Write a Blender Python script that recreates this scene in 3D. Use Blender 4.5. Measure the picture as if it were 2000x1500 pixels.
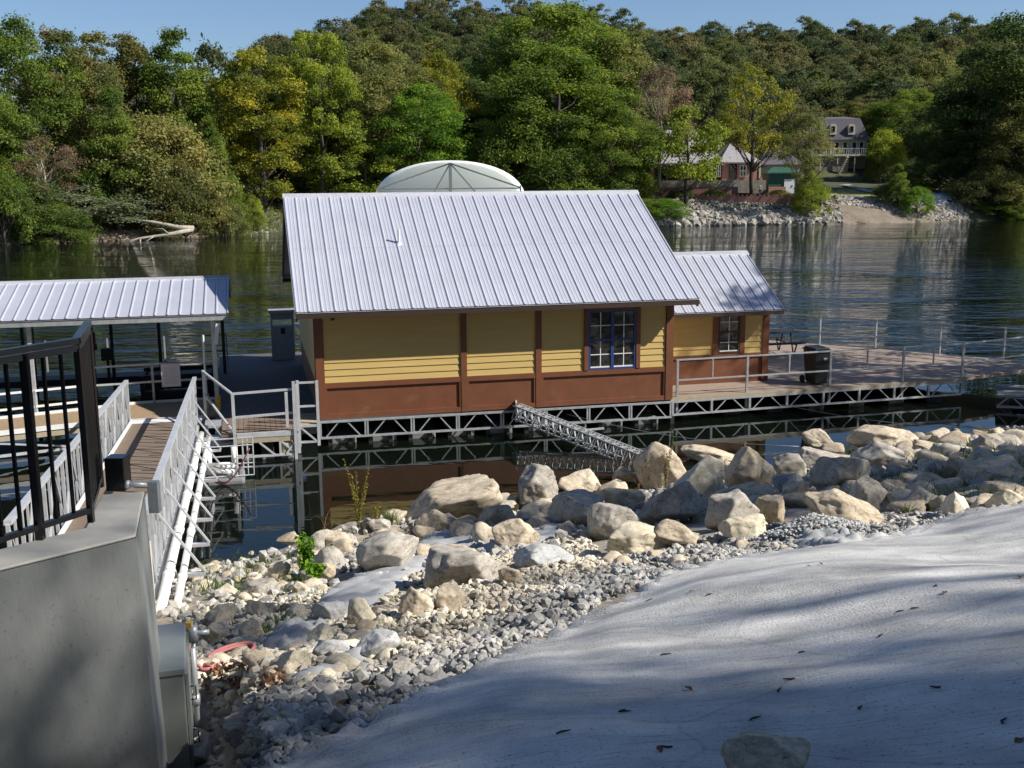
import bpy, math, random
import numpy as np
from mathutils import Vector, Matrix, noise

# ------------------------------------------------------------------ scene, camera, light
for o in list(bpy.data.objects): bpy.data.objects.remove(o)
S = bpy.context.scene
COL = S.collection
F, PITCH, ROLL, CZ = 2134.4, math.radians(10.667), math.radians(-0.444), 6.45
cam = bpy.data.objects.new('camera', bpy.data.cameras.new('camera')); COL.objects.link(cam)
cam.data.sensor_width = 36; cam.data.lens = 36 * F / 2000
cam.data.clip_start = 0.05; cam.data.clip_end = 4000
_r, _u, _f = Vector((1, 0, 0)), Vector((0, math.sin(PITCH), math.cos(PITCH))), Vector((0, math.cos(PITCH), -math.sin(PITCH)))
c_, s_ = math.cos(ROLL), math.sin(ROLL)
rr, uu, bb = c_ * _r + s_ * _u, c_ * _u - s_ * _r, -_f
cam.matrix_world = Matrix(((rr.x, uu.x, bb.x, 0), (rr.y, uu.y, bb.y, 0), (rr.z, uu.z, bb.z, CZ), (0, 0, 0, 1)))
S.camera = cam

SUN_AZ, SUN_EL = math.radians(102.5), math.radians(39.2)
W = bpy.data.worlds.new('World'); S.world = W; W.use_nodes = True
nt = W.node_tree; bg = nt.nodes['Background']
sky = nt.nodes.new('ShaderNodeTexSky'); sky.sky_type = 'NISHITA'; sky.sun_disc = False
sky.sun_elevation = SUN_EL; sky.sun_rotation = SUN_AZ; sky.air_density = 1.0; sky.dust_density = 0.3; sky.ozone_density = 3.0
tint = nt.nodes.new('ShaderNodeMix'); tint.data_type = 'RGBA'; tint.blend_type = 'MULTIPLY'; tint.inputs['Factor'].default_value = 1; tint.inputs['B'].default_value = (.93, 1.0, 1.14, 1)
nt.links.new(sky.outputs[0], tint.inputs['A']); nt.links.new(tint.outputs['Result'], bg.inputs[0]); bg.inputs[1].default_value = 0.060
sl = bpy.data.lights.new('sun', 'SUN'); sl.energy = 5.0; sl.angle = math.radians(0.55); sl.color = (1.0, 0.94, 0.84)
sun = bpy.data.objects.new('sun', sl); COL.objects.link(sun)
sd = Vector((math.sin(SUN_AZ) * math.cos(SUN_EL), math.cos(SUN_AZ) * math.cos(SUN_EL), math.sin(SUN_EL)))
sun.rotation_euler = sd.to_track_quat('Z', 'Y').to_euler(); sun.location = (30, -5, 40)
S.view_settings.view_transform = 'Standard'; S.view_settings.look = 'None'
S.view_settings.exposure = 0.70; S.view_settings.gamma = 1.0
S.render.resolution_x = 1024; S.render.resolution_y = 768
S.cycles.transparent_max_bounces = 16; S.cycles.max_bounces = 8

# ------------------------------------------------------------------ helpers
def ray(px, py):
    a, b = px - 1000, py - 750
    x = c_ * a + s_ * b; y = -s_ * a + c_ * b
    d = F * math.cos(PITCH) - y * math.sin(PITCH); z = -F * math.sin(PITCH) - y * math.cos(PITCH)
    return Vector((x / d, 1.0, z / d))
def at(px, py, Y): return Vector((0, 0, CZ)) + ray(px, py) * Y
def atz(px, py, z):
    r = ray(px, py); return Vector((0, 0, CZ)) + r * ((z - CZ) / r.z)
def fnoise(x, y, z=0.0, o=3):
    return noise.fractal(Vector((x, y, z)), 1.0, 2.0, o)
def shore(x, y): return (x + 5.2) * .48 - (y - 17.6) * .877
def gz(x, y):
    s = shore(x, y)
    z = .27 * s if s > 0 else .22 * s
    z = max(z, -2.6) + .40 * math.exp(-((x + 2.7) ** 2 + (y - 18.9) ** 2) / 1.1)
    if x < -1.2 and 3 < y < 9:   # trench beside the retaining wall
        k = min(1, max(0, (-1.55 - .27 * (y - 6.3) - x) / .25)) * min(1, max(0, (8.2 - y) / .6)); z -= .55 * k
    return min(z, 9) + 0.05 * fnoise(x * .8, y * .8)
def ground_hit(px, py):
    r = ray(px, py); t = 2.5
    while t < 60:
        p = Vector((0, 0, CZ)) + r * t
        if p.z < gz(p.x, p.y): return p
        t += .03
    return Vector((0, 0, CZ)) + r * 27

PHI = math.radians(13.472); CP, SP = math.cos(PHI), math.sin(PHI)
HX, HY, DZ = -4.746, 26.216, 0.664
def H(u, v, z=0.0): return Vector((HX + u * CP - v * SP, HY + u * SP + v * CP, z))

def tag(o, label=None, cat=None, group=None, kind=None):
    if label: o['label'] = label
    if cat: o['category'] = cat
    if group: o['group'] = group
    if kind: o['kind'] = kind
    return o
def thing(name, label, cat, loc, house=False, group=None):
    o = bpy.data.objects.new(name, None); COL.objects.link(o); o.empty_display_size = .2
    if house:
        o.location = H(*loc); o.rotation_euler = (0, 0, PHI)
    else: o.location = loc
    o['_o'] = list(loc); tag(o, label, cat, group); return o
class MB:
    def __init__(s): s.v = []; s.f = []
    def add(s, vs, fs):
        n = len(s.v); s.v += [tuple(v) for v in vs]; s.f += [tuple(i + n for i in f) for f in fs]; return s
    def box(s, x0, x1, y0, y1, z0, z1):
        vs = [(x, y, z) for z in (z0, z1) for y in (y0, y1) for x in (x0, x1)]
        return s.add(vs, [(0, 2, 3, 1), (4, 5, 7, 6), (0, 1, 5, 4), (2, 6, 7, 3), (0, 4, 6, 2), (1, 3, 7, 5)])
    def obox(s, c, X, Y, Z):   # centre and three half axes
        c, X, Y, Z = map(Vector, (c, X, Y, Z))
        vs = [c + i * X + j * Y + k * Z for k in (-1, 1) for j in (-1, 1) for i in (-1, 1)]
        return s.add(vs, [(0, 2, 3, 1), (4, 5, 7, 6), (0, 1, 5, 4), (2, 6, 7, 3), (0, 4, 6, 2), (1, 3, 7, 5)])
    def bar(s, a, b, w, h=None, up=(0, 0, 1)):
        a, b = Vector(a), Vector(b); h = h or w; d = b - a
        if d.length < 1e-5: return s
        up = Vector(up)
        if abs(d.normalized().dot(up)) > .98: up = Vector((0, 1, 0)) if abs(up.z) > .5 else Vector((0, 0, 1))
        side = d.cross(up).normalized(); n = side.cross(d).normalized()
        return s.obox((a + b) / 2, d / 2, side * w / 2, n * h / 2)
    def tube(s, pts, r, n=8, cap=True):
        pts = [Vector(p) for p in pts]; rs = r if isinstance(r, (list, tuple)) else [r] * len(pts)
        base = len(s.v); ref = None; fs = []; vs = []
        for i, p in enumerate(pts):
            d = (pts[min(i + 1, len(pts) - 1)] - pts[max(i - 1, 0)]).normalized()
            if ref is None or abs(ref.dot(d)) > .97: ref = Vector((0, 0, 1)) if abs(d.z) < .9 else Vector((1, 0, 0))
            a = d.cross(ref).normalized(); b = a.cross(d).normalized(); ref = b
            for k in range(n):
                t = 2 * math.pi * k / n; vs.append(p + (a * math.cos(t) + b * math.sin(t)) * rs[i])
        for i in range(len(pts) - 1):
            for k in range(n):
                k2 = (k + 1) % n; fs.append((i * n + k, i * n + k2, (i + 1) * n + k2, (i + 1) * n + k))
        if cap: fs += [tuple(range(n))[::-1], tuple((len(pts) - 1) * n + k for k in range(n))]
        return s.add(vs, fs)
    def prism(s, poly, z0, z1):
        n = len(poly); vs = [(p[0], p[1], z0) for p in poly] + [(p[0], p[1], z1) for p in poly]
        fs = [tuple(range(n))[::-1], tuple(range(n, 2 * n))] + [(i, (i + 1) % n, n + (i + 1) % n, n + i) for i in range(n)]
        return s.add(vs, fs)
    def sheet(s, fn, nu, nv):
        vs = [fn(i / nu, j / nv) for j in range(nv + 1) for i in range(nu + 1)]
        return s.add(vs, [(j * (nu + 1) + i, j * (nu + 1) + i + 1, (j + 1) * (nu + 1) + i + 1, (j + 1) * (nu + 1) + i) for j in range(nv) for i in range(nu)])
    def build(s, name, mat, parent=None, smooth=False, bevel=0.0, house=False, origin=None):
        o0 = Vector(parent['_o']) if parent is not None and '_o' in parent else None
        if o0 is None and parent is None:
            xs = np.array([tuple(v) for v in s.v]); mn, mx = xs.min(0), xs.max(0)
            o0 = Vector(origin) if origin else Vector(((mn[0] + mx[0]) / 2, (mn[1] + mx[1]) / 2, mn[2]))
        if o0 is None: o0 = Vector((0, 0, 0))
        me = bpy.data.meshes.new(name); me.from_pydata([tuple(Vector(v) - o0) for v in s.v], [], s.f); me.update()
        if mat: me.materials.append(mat)
        if smooth: me.polygons.foreach_set('use_smooth', [True] * len(me.polygons))
        o = bpy.data.objects.new(name, me); COL.objects.link(o)
        if parent is not None: o.parent = parent; o['_o'] = list(o0)
        elif house: o.location = H(*o0); o.rotation_euler = (0, 0, PHI)
        else: o.location = o0
        if bevel:
            m = o.modifiers.new('bevel', 'BEVEL'); m.width = bevel; m.segments = 2; m.limit_method = 'ANGLE'
        return o
def copy_tree(o, parent=None):
    c = o.copy(); COL.objects.link(c)
    if parent: c.parent = parent
    for ch in list(o.children): copy_tree(ch, c)
    return c
def npmesh(name, V, Fq, mat, smooth=False):
    me = bpy.data.meshes.new(name); n = len(V); k = Fq.shape[1]
    me.vertices.add(n); me.vertices.foreach_set('co', V.astype(np.float32).ravel())
    me.loops.add(Fq.size); me.loops.foreach_set('vertex_index', Fq.astype(np.int32).ravel())
    me.polygons.add(len(Fq)); me.polygons.foreach_set('loop_start', np.arange(0, Fq.size, k, dtype=np.int32))
    me.polygons.foreach_set('use_smooth', np.full(len(Fq), smooth)); me.update(calc_edges=True); me.validate()
    if mat: me.materials.append(mat)
    return me

# ------------------------------------------------------------------ materials
def mat(name, col, rough=.7, metal=0.0, var=.12, scale=6.0, bump=0.0, bscale=40.0, col2=None, spec=None, stretch=None, dirt=None):
    m = bpy.data.materials.new(name); m.use_nodes = True; n = m.node_tree; L = n.links; p = n.nodes['Principled BSDF']
    p.inputs['Roughness'].default_value = rough; p.inputs['Metallic'].default_value = metal
    if spec is not None: p.inputs['Specular IOR Level'].default_value = spec
    tc = n.nodes.new('ShaderNodeTexCoord'); co = tc.outputs['Object']
    if stretch:
        mp = n.nodes.new('ShaderNodeMapping'); mp.inputs['Scale'].default_value = stretch; L.new(co, mp.inputs[0]); co = mp.outputs[0]
    no = n.nodes.new('ShaderNodeTexNoise'); no.inputs['Scale'].default_value = scale; no.inputs['Detail'].default_value = 6; no.inputs['Roughness'].default_value = .65
    L.new(co, no.inputs['Vector'])
    cr = n.nodes.new('ShaderNodeValToRGB'); cr.color_ramp.elements[0].position = .32; cr.color_ramp.elements[1].position = .7
    c2 = col2 or tuple(min(1, c * (1 + var)) for c in col); c1 = col if col2 else tuple(c * (1 - var) for c in col)
    cr.color_ramp.elements[0].color = (*c1, 1); cr.color_ramp.elements[1].color = (*c2, 1)
    L.new(no.outputs['Fac'], cr.inputs[0]); out = cr.outputs[0]
    if dirt:
        n2 = n.nodes.new('ShaderNodeTexNoise'); n2.inputs['Scale'].default_value = dirt[1]; n2.inputs['Detail'].default_value = 8; n2.inputs['Roughness'].default_value = .7; L.new(tc.outputs['Object'], n2.inputs['Vector'])
        r2 = n.nodes.new('ShaderNodeValToRGB'); r2.color_ramp.elements[0].position = dirt[2]; r2.color_ramp.elements[1].position = dirt[2] + .12; L.new(n2.outputs['Fac'], r2.inputs[0])
        mx = n.nodes.new('ShaderNodeMix'); mx.data_type = 'RGBA'; mx.inputs['B'].default_value = (*dirt[0], 1)
        L.new(r2.outputs[0], mx.inputs['Factor']); L.new(out, mx.inputs['A']); out = mx.outputs['Result']
    L.new(out, p.inputs['Base Color'])
    if bump:
        b = n.nodes.new('ShaderNodeTexNoise'); b.inputs['Scale'].default_value = bscale; b.inputs['Detail'].default_value = 8; b.inputs['Roughness'].default_value = .7; L.new(co, b.inputs['Vector'])
        bp = n.nodes.new('ShaderNodeBump'); bp.inputs['Strength'].default_value = bump; bp.inputs['Distance'].default_value = .02
        L.new(b.outputs['Fac'], bp.inputs['Height']); L.new(bp.outputs[0], p.inputs['Normal'])
    return m
def leafmat(name, cols, trans=.45, patch=.25):
    m = bpy.data.materials.new(name); m.use_nodes = True; n = m.node_tree; L = n.links; n.nodes.remove(n.nodes['Principled BSDF'])
    out = n.nodes['Material Output']; ge = n.nodes.new('ShaderNodeNewGeometry'); tc = n.nodes.new('ShaderNodeTexCoord'); oi = n.nodes.new('ShaderNodeObjectInfo')
    no = n.nodes.new('ShaderNodeTexNoise'); no.inputs['Scale'].default_value = patch; no.inputs['Detail'].default_value = 3
    ad = n.nodes.new('ShaderNodeVectorMath'); ad.operation = 'ADD'; L.new(tc.outputs['Object'], ad.inputs[0]); 
    cm = n.nodes.new('ShaderNodeCombineXYZ'); mu = n.nodes.new('ShaderNodeMath'); mu.operation = 'MULTIPLY'; mu.inputs[1].default_value = 57
    L.new(oi.outputs['Random'], mu.inputs[0]); L.new(mu.outputs[0], cm.inputs[0]); L.new(cm.outputs[0], ad.inputs[1]); L.new(ad.outputs[0], no.inputs['Vector'])
    a = n.nodes.new('ShaderNodeMath'); a.operation = 'MULTIPLY_ADD'; a.inputs[1].default_value = .45; L.new(ge.outputs['Random Per Island'], a.inputs[0])
    b = n.nodes.new('ShaderNodeMath'); b.operation = 'MULTIPLY_ADD'; b.inputs[1].default_value = 1.6; b.inputs[2].default_value = -.55; L.new(no.outputs['Fac'], b.inputs[0]); L.new(b.outputs[0], a.inputs[2])
    cr = n.nodes.new('ShaderNodeValToRGB'); e = cr.color_ramp.elements
    while len(e) < len(cols): e.new(.5)
    for i, c in enumerate(cols): e[i].position = i / (len(cols) - 1) * .9 + .05; e[i].color = (*c, 1)
    L.new(a.outputs[0], cr.inputs[0])
    d = n.nodes.new('ShaderNodeBsdfDiffuse'); t = n.nodes.new('ShaderNodeBsdfTranslucent'); g = n.nodes.new('ShaderNodeBsdfGlossy'); g.inputs['Roughness'].default_value = .5
    g.inputs['Color'].default_value = (.5, .5, .5, 1)
    mx = n.nodes.new('ShaderNodeMixShader'); mx.inputs[0].default_value = trans; mg = n.nodes.new('ShaderNodeMixShader'); mg.inputs[0].default_value = .015
    hs = n.nodes.new('ShaderNodeHueSaturation'); hs.inputs['Value'].default_value = 1.5; hs.inputs['Saturation'].default_value = 1.1; L.new(cr.outputs[0], hs.inputs['Color'])
    L.new(cr.outputs[0], d.inputs[0]); L.new(hs.outputs[0], t.inputs[0]); L.new(d.outputs[0], mx.inputs[1]); L.new(t.outputs[0], mx.inputs[2])
    L.new(mx.outputs[0], mg.inputs[1]); L.new(g.outputs[0], mg.inputs[2]); L.new(mg.outputs[0], out.inputs[0])
    return m
def stonemat(name, ramp, scale=3.0, bump=.6, island=False, speck=True):
    m = bpy.data.materials.new(name); m.use_nodes = True; n = m.node_tree; L = n.links; p = n.nodes['Principled BSDF']; p.inputs['Roughness'].default_value = .9; p.inputs['Specular IOR Level'].default_value = .2
    tc = n.nodes.new('ShaderNodeTexCoord'); ge = n.nodes.new('ShaderNodeNewGeometry'); oi = n.nodes.new('ShaderNodeObjectInfo')
    no = n.nodes.new('ShaderNodeTexNoise'); no.inputs['Scale'].default_value = scale; no.inputs['Detail'].default_value = 9; no.inputs['Roughness'].default_value = .72; L.new(tc.outputs['Object'], no.inputs['Vector'])
    ma = n.nodes.new('ShaderNodeMath'); ma.operation = 'MULTIPLY_ADD'; ma.inputs[1].default_value = .45 if island else .22
    L.new(ge.outputs['Random Per Island'] if island else oi.outputs['Random'], ma.inputs[0])
    mb = n.nodes.new('ShaderNodeMath'); mb.operation = 'MULTIPLY_ADD'; mb.inputs[1].default_value = 1.5; mb.inputs[2].default_value = -.45 if island else -.36; L.new(no.outputs['Fac'], mb.inputs[0]); L.new(mb.outputs[0], ma.inputs[2])
    cr = n.nodes.new('ShaderNodeValToRGB'); e = cr.color_ramp.elements
    while len(e) < len(ramp): e.new(.5)
    for i, (q, c) in enumerate(ramp): e[i].position = q; e[i].color = (*c, 1)
    L.new(ma.outputs[0], cr.inputs[0]); out = cr.outputs[0]
    if speck:
        n2 = n.nodes.new('ShaderNodeTexNoise'); n2.inputs['Scale'].default_value = 28; n2.inputs['Detail'].default_value = 4; n2.inputs['Roughness'].default_value = .8; L.new(tc.outputs['Object'], n2.inputs['Vector'])
        r2 = n.nodes.new('ShaderNodeValToRGB'); r2.color_ramp.elements[0].position = .36; r2.color_ramp.elements[0].color = (.45, .43, .4, 1); r2.color_ramp.elements[1].position = .5; r2.color_ramp.elements[1].color = (1, 1, 1, 1); L.new(n2.outputs['Fac'], r2.inputs[0])
        mx = n.nodes.new('ShaderNodeMix'); mx.data_type = 'RGBA'; mx.blend_type = 'MULTIPLY'; mx.inputs['Factor'].default_value = .8; L.new(out, mx.inputs['A']); L.new(r2.outputs[0], mx.inputs['B']); out = mx.outputs['Result']
    hcr = None
    if not island:
        dn = n.nodes.new('ShaderNodeTexNoise'); dn.inputs['Scale'].default_value = 2.2; dn.inputs['Detail'].default_value = 5; L.new(tc.outputs['Object'], dn.inputs['Vector'])
        va = n.nodes.new('ShaderNodeMix'); va.data_type = 'VECTOR'; va.inputs['Factor'].default_value = .42; L.new(tc.outputs['Object'], va.inputs['A']); L.new(dn.outputs['Color'], va.inputs['B'])
        vo = n.nodes.new('ShaderNodeTexVoronoi'); vo.feature = 'DISTANCE_TO_EDGE'; vo.inputs['Scale'].default_value = 2.6; L.new(va.outputs['Result'], vo.inputs['Vector'])
        cr2 = n.nodes.new('ShaderNodeValToRGB'); cr2.color_ramp.elements[0].position = .0; cr2.color_ramp.elements[0].color = (.35, .32, .28, 1); cr2.color_ramp.elements[1].position = .035; cr2.color_ramp.elements[1].color = (1, 1, 1, 1); L.new(vo.outputs['Distance'], cr2.inputs[0])
        mk = n.nodes.new('ShaderNodeValToRGB'); mk.color_ramp.elements[0].position = .46; mk.color_ramp.elements[1].position = .6; L.new(dn.outputs['Fac'], mk.inputs[0])
        mx2 = n.nodes.new('ShaderNodeMix'); mx2.data_type = 'RGBA'; mx2.blend_type = 'MULTIPLY'; L.new(mk.outputs[0], mx2.inputs['Factor']); L.new(out, mx2.inputs['A']); L.new(cr2.outputs[0], mx2.inputs['B']); out = mx2.outputs['Result']
        hcr = n.nodes.new('ShaderNodeMath'); hcr.operation = 'MULTIPLY'; L.new(cr2.outputs[0], hcr.inputs[0]); L.new(mk.outputs[0], hcr.inputs[1])
    L.new(out, p.inputs['Base Color'])
    b = n.nodes.new('ShaderNodeTexNoise'); b.inputs['Scale'].default_value = 9; b.inputs['Detail'].default_value = 12; b.inputs['Roughness'].default_value = .75; L.new(tc.outputs['Object'], b.inputs['Vector'])
    bp = n.nodes.new('ShaderNodeBump'); bp.inputs['Strength'].default_value = bump; bp.inputs['Distance'].default_value = .06
    if hcr: ah = n.nodes.new('ShaderNodeMath'); ah.operation = 'MULTIPLY_ADD'; ah.inputs[1].default_value = .5; L.new(hcr.outputs[0], ah.inputs[0]); L.new(b.outputs['Fac'], ah.inputs[2]); L.new(ah.outputs[0], bp.inputs['Height'])
    else: L.new(b.outputs['Fac'], bp.inputs['Height']); L.new(bp.outputs[0], p.inputs['Normal'])
    return m

M = {}
M['roof'] = mat('roof_metal', (.44, .46, .535), .42, .25, .06, 1.2, stretch=(1, 1, 1), dirt=((.5, .5, .53), 2.0, .62))
M['roofcap'] = mat('roof_cap_metal', (.74, .76, .82), .4, .2, .05)
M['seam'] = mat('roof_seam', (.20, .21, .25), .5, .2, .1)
M['galv'] = mat('galvanised_steel', (.36, .38, .40), .48, .35, .22, 9, bump=.08)
M['galvl'] = mat('bright_aluminium', (.52, .54, .57), .42, .35, .15, 7)
M['alu'] = mat('white_aluminium', (.68, .69, .70), .5, .1, .08)
M['brown'] = mat('brown_trim_paint', (.145, .049, .020), .6, 0, .14, 3, dirt=((.165, .078, .042), 1.4, .58))
M['dbrown'] = mat('dark_brown_fascia', (.035, .018, .012), .6, 0, .15)
M['yellow'] = mat('yellow_siding_paint', (.50, .355, .125), .62, 0, .07, 2.5, stretch=(.3, .3, 4), dirt=((.40, .28, .10), 1.6, .60))
M['blue'] = mat('blue_window_paint', (.018, .045, .17), .45, 0, .1)
M['white'] = mat('white_muntin', (.7, .7, .7), .5, 0, .05)
M['glass'] = mat('dark_glass', (.012, .014, .016), .04, 0, .1, spec=.9)
M['deck'] = mat('weathered_deck', (.24, .185, .15), .85, 0, .18, 5, bump=.1, stretch=(1, 6, 1), dirt=((.17, .12, .1), 1.2, .56))
M['deckgrey'] = mat('grey_deck', (.075, .08, .085), .8, 0, .18, 3)
M['plank'] = mat('brown_planks', (.155, .115, .085), .85, 0, .22, 5, bump=.1, stretch=(.6, 8, 1))
M['tan'] = mat('tan_deck', (.26, .185, .115), .85, 0, .15, 4, stretch=(5, 1, 1))
M['tanwood'] = mat('pale_wood_rim', (.33, .28, .2), .85, 0, .2, 8, stretch=(1, 6, 6))
M['black'] = mat('black_fence_paint', (.008, .008, .009), .25, 0, .2, spec=.6)
M['rubber'] = mat('black_rubber', (.012, .012, .013), .8, 0, .2)
M['float'] = mat('grey_float', (.16, .165, .17), .7, 0, .2, 3)
M['pvc'] = mat('white_pvc', (.78, .78, .76), .35, 0, .04, 4, dirt=((.6, .58, .52), 5, .63))
M['hose'] = mat('pink_hose', (.46, .16, .15), .45, 0, .1, 8)
M['dhose'] = mat('dark_red_hose', (.14, .05, .05), .5, 0, .15, 8)
M['cabinet'] = mat('cabinet_paint', (.23, .25, .24), .38, .2, .05, 3)
M['yellowpad'] = mat('yellow_pad', (.65, .38, .05), .6, 0, .25, 9, dirt=((.4, .35, .25), 9, .58))
M['kiosk'] = mat('kiosk_paint', (.30, .34, .37), .5, 0, .08)
M['fabric'] = mat('white_canopy_fabric', (.76, .80, .76), .7, 0, .04, 1)
M['bin'] = mat('dark_bin_plastic', (.010, .014, .016), .45, 0, .2)
M['sign'] = mat('white_sign', (.72, .66, .70), .5, 0, .05)
M['signink'] = mat('grey_sign_print', (.42, .40, .45), .6, 0, .1)
M['red'] = mat('dull_red', (.12, .015, .015), .6, 0, .2)
M['bluetub'] = mat('blue_plastic', (.06, .13, .22), .5, 0, .2)
M['dkmetal'] = mat('dark_lift_steel', (.018, .02, .022), .6, .2, .3)
M['wallconc'] = mat('wall_concrete', (.19, .20, .195), .9, 0, .16, 2.2, bump=.25, bscale=30, stretch=(1, 1, .35), dirt=((.07, .073, .07), 30.0, .60))
M['capconc'] = mat('wall_top_concrete', (.50, .48, .43), .9, 0, .12, 3, bump=.15, bscale=30)
M['bark'] = mat('bark', (.06, .05, .04), .95, 0, .35, 6, bump=.3, bscale=12, stretch=(1, 1, .25))
M['barkpale'] = mat('pale_bark', (.30, .27, .22), .9, 0, .3, 4, bump=.2, bscale=12, stretch=(1, 1, .3))
M['brick'] = mat('pink_brick', (.40, .20, .15), .9, 0, .25, 8)
M['redbrick'] = mat('red_brick', (.20, .095, .08), .9, 0, .3, 5)
M['shingle'] = mat('grey_shingle', (.26, .25, .265), .9, 0, .2, 3)
M['shingled'] = mat('dark_shingle', (.085, .08, .095), .9, 0, .2, 3)
M['stucco'] = mat('cream_stucco', (.33, .29, .22), .9, 0, .1)
M['cream'] = mat('cream_paint', (.50, .46, .36), .7, 0, .06)
M['green'] = mat('green_shed', (.015, .07, .045), .7, 0, .2)
M['stonew'] = mat('stone_wall', (.17, .15, .125), .9, 0, .4, 2, col2=(.30, .27, .23))
M['path'] = mat('grey_path', (.26, .27, .29), .9, 0, .15, 1)
M['sand'] = mat('sandy_shore', (.12, .095, .07), .95, 0, .35, .7, bump=.3, bscale=8, col2=(.21, .175, .135), dirt=((.07, .075, .04), 1.3, .58))
M['twig'] = mat('twig', (.045, .032, .024), .9, 0, .3)
M['dryleaf'] = mat('dry_leaf', (.20, .085, .035), .8, 0, .3)
M['skin'] = mat('skin', (.42, .26, .19), .6, 0, .05); M['teal'] = mat('teal_cloth', (.18, .36, .33), .8, 0, .1); M['trouser'] = mat('dark_trouser', (.03, .03, .035), .8, 0, .1)
# concrete slab: brushed, speckled, splattered
def concmat():
    m = mat('poured_concrete', (.33, .34, .35), .92, 0, .1, 1.6, bump=.35, bscale=45, dirt=((.28, .29, .30), 16.0, .67)); return m
M['conc'] = concmat()
def brushed():
    m = bpy.data.materials.new('brushed_concrete'); m.use_nodes = True; n = m.node_tree; L = n.links; p = n.nodes['Principled BSDF']; p.inputs['Roughness'].default_value = .93; p.inputs['Specular IOR Level'].default_value = .25
    tc = n.nodes.new('ShaderNodeTexCoord'); mp = n.nodes.new('ShaderNodeMapping'); mp.inputs['Rotation'].default_value = (0, 0, math.radians(38)); mp.inputs['Scale'].default_value = (1.2, 26, 4); L.new(tc.outputs['Object'], mp.inputs[0])
    st = n.nodes.new('ShaderNodeTexNoise'); st.inputs['Scale'].default_value = 2.2; st.inputs['Detail'].default_value = 7; st.inputs['Roughness'].default_value = .7; L.new(mp.outputs[0], st.inputs['Vector'])
    big = n.nodes.new('ShaderNodeTexNoise'); big.inputs['Scale'].default_value = 1.1; big.inputs['Detail'].default_value = 7; big.inputs['Roughness'].default_value = .65; L.new(tc.outputs['Object'], big.inputs['Vector'])
    sp = n.nodes.new('ShaderNodeTexNoise'); sp.inputs['Scale'].default_value = 60; sp.inputs['Detail'].default_value = 3; L.new(tc.outputs['Object'], sp.inputs['Vector'])
    r1 = n.nodes.new('ShaderNodeValToRGB'); r1.color_ramp.elements[0].position = .34; r1.color_ramp.elements[0].color = (.36, .36, .355, 1); r1.color_ramp.elements[1].position = .66; r1.color_ramp.elements[1].color = (.67, .665, .65, 1); L.new(big.outputs['Fac'], r1.inputs[0])
    r2 = n.nodes.new('ShaderNodeValToRGB'); r2.color_ramp.elements[0].position = .30; r2.color_ramp.elements[0].color = (.42, .41, .40, 1); r2.color_ramp.elements[1].position = .46; r2.color_ramp.elements[1].color = (1, 1, 1, 1); L.new(st.outputs['Fac'], r2.inputs[0])
    r3 = n.nodes.new('ShaderNodeValToRGB'); r3.color_ramp.elements[0].position = .30; r3.color_ramp.elements[0].color = (.35, .34, .33, 1); r3.color_ramp.elements[1].position = .39; r3.color_ramp.elements[1].color = (1, 1, 1, 1); L.new(sp.outputs['Fac'], r3.inputs[0])
    a = n.nodes.new('ShaderNodeMix'); a.data_type = 'RGBA'; a.blend_type = 'MULTIPLY'; a.inputs['Factor'].default_value = .8; L.new(r1.outputs[0], a.inputs['A']); L.new(r2.outputs[0], a.inputs['B'])
    b = n.nodes.new('ShaderNodeMix'); b.data_type = 'RGBA'; b.blend_type = 'MULTIPLY'; b.inputs['Factor'].default_value = .9; L.new(a.outputs['Result'], b.inputs['A']); L.new(r3.outputs[0], b.inputs['B']); 
    dn = n.nodes.new('ShaderNodeTexNoise'); dn.inputs['Scale'].default_value = 1.5; dn.inputs['Detail'].default_value = 6; L.new(tc.outputs['Object'], dn.inputs['Vector'])
    va = n.nodes.new('ShaderNodeMix'); va.data_type = 'VECTOR'; va.inputs['Factor'].default_value = .18; L.new(tc.outputs['Object'], va.inputs['A']); L.new(dn.outputs['Color'], va.inputs['B'])
    vo = n.nodes.new('ShaderNodeTexVoronoi'); vo.feature = 'DISTANCE_TO_EDGE'; vo.inputs['Scale'].default_value = .55; L.new(va.outputs['Result'], vo.inputs['Vector'])
    ck = n.nodes.new('ShaderNodeValToRGB'); ck.color_ramp.elements[0].position = .0; ck.color_ramp.elements[0].color = (.45, .44, .42, 1); ck.color_ramp.elements[1].position = .006; ck.color_ramp.elements[1].color = (1, 1, 1, 1); L.new(vo.outputs['Distance'], ck.inputs[0])
    c3 = n.nodes.new('ShaderNodeMix'); c3.data_type = 'RGBA'; c3.blend_type = 'MULTIPLY'; c3.inputs['Factor'].default_value = .4; L.new(b.outputs['Result'], c3.inputs['A']); L.new(ck.outputs[0], c3.inputs['B']); L.new(c3.outputs['Result'], p.inputs['Base Color'])
    h = n.nodes.new('ShaderNodeMath'); h.operation = 'ADD'; L.new(st.outputs['Fac'], h.inputs[0]); L.new(sp.outputs['Fac'], h.inputs[1])
    bp = n.nodes.new('ShaderNodeBump'); bp.inputs['Strength'].default_value = .6; bp.inputs['Distance'].default_value = .014; L.new(h.outputs[0], bp.inputs['Height']); L.new(bp.outputs[0], p.inputs['Normal'])
    return m
M['brushed'] = brushed()
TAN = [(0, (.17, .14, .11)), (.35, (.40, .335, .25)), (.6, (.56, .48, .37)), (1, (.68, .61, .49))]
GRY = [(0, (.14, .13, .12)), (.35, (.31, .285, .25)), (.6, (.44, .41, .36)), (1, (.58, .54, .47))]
CRM = [(0, (.30, .25, .18)), (.35, (.54, .48, .37)), (.6, (.66, .60, .48)), (1, (.75, .70, .60))]
M['rock_t'] = stonemat('tan_limestone', TAN); M['rock_g'] = stonemat('grey_limestone', GRY); M['rock_c'] = stonemat('cream_limestone', CRM)
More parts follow.
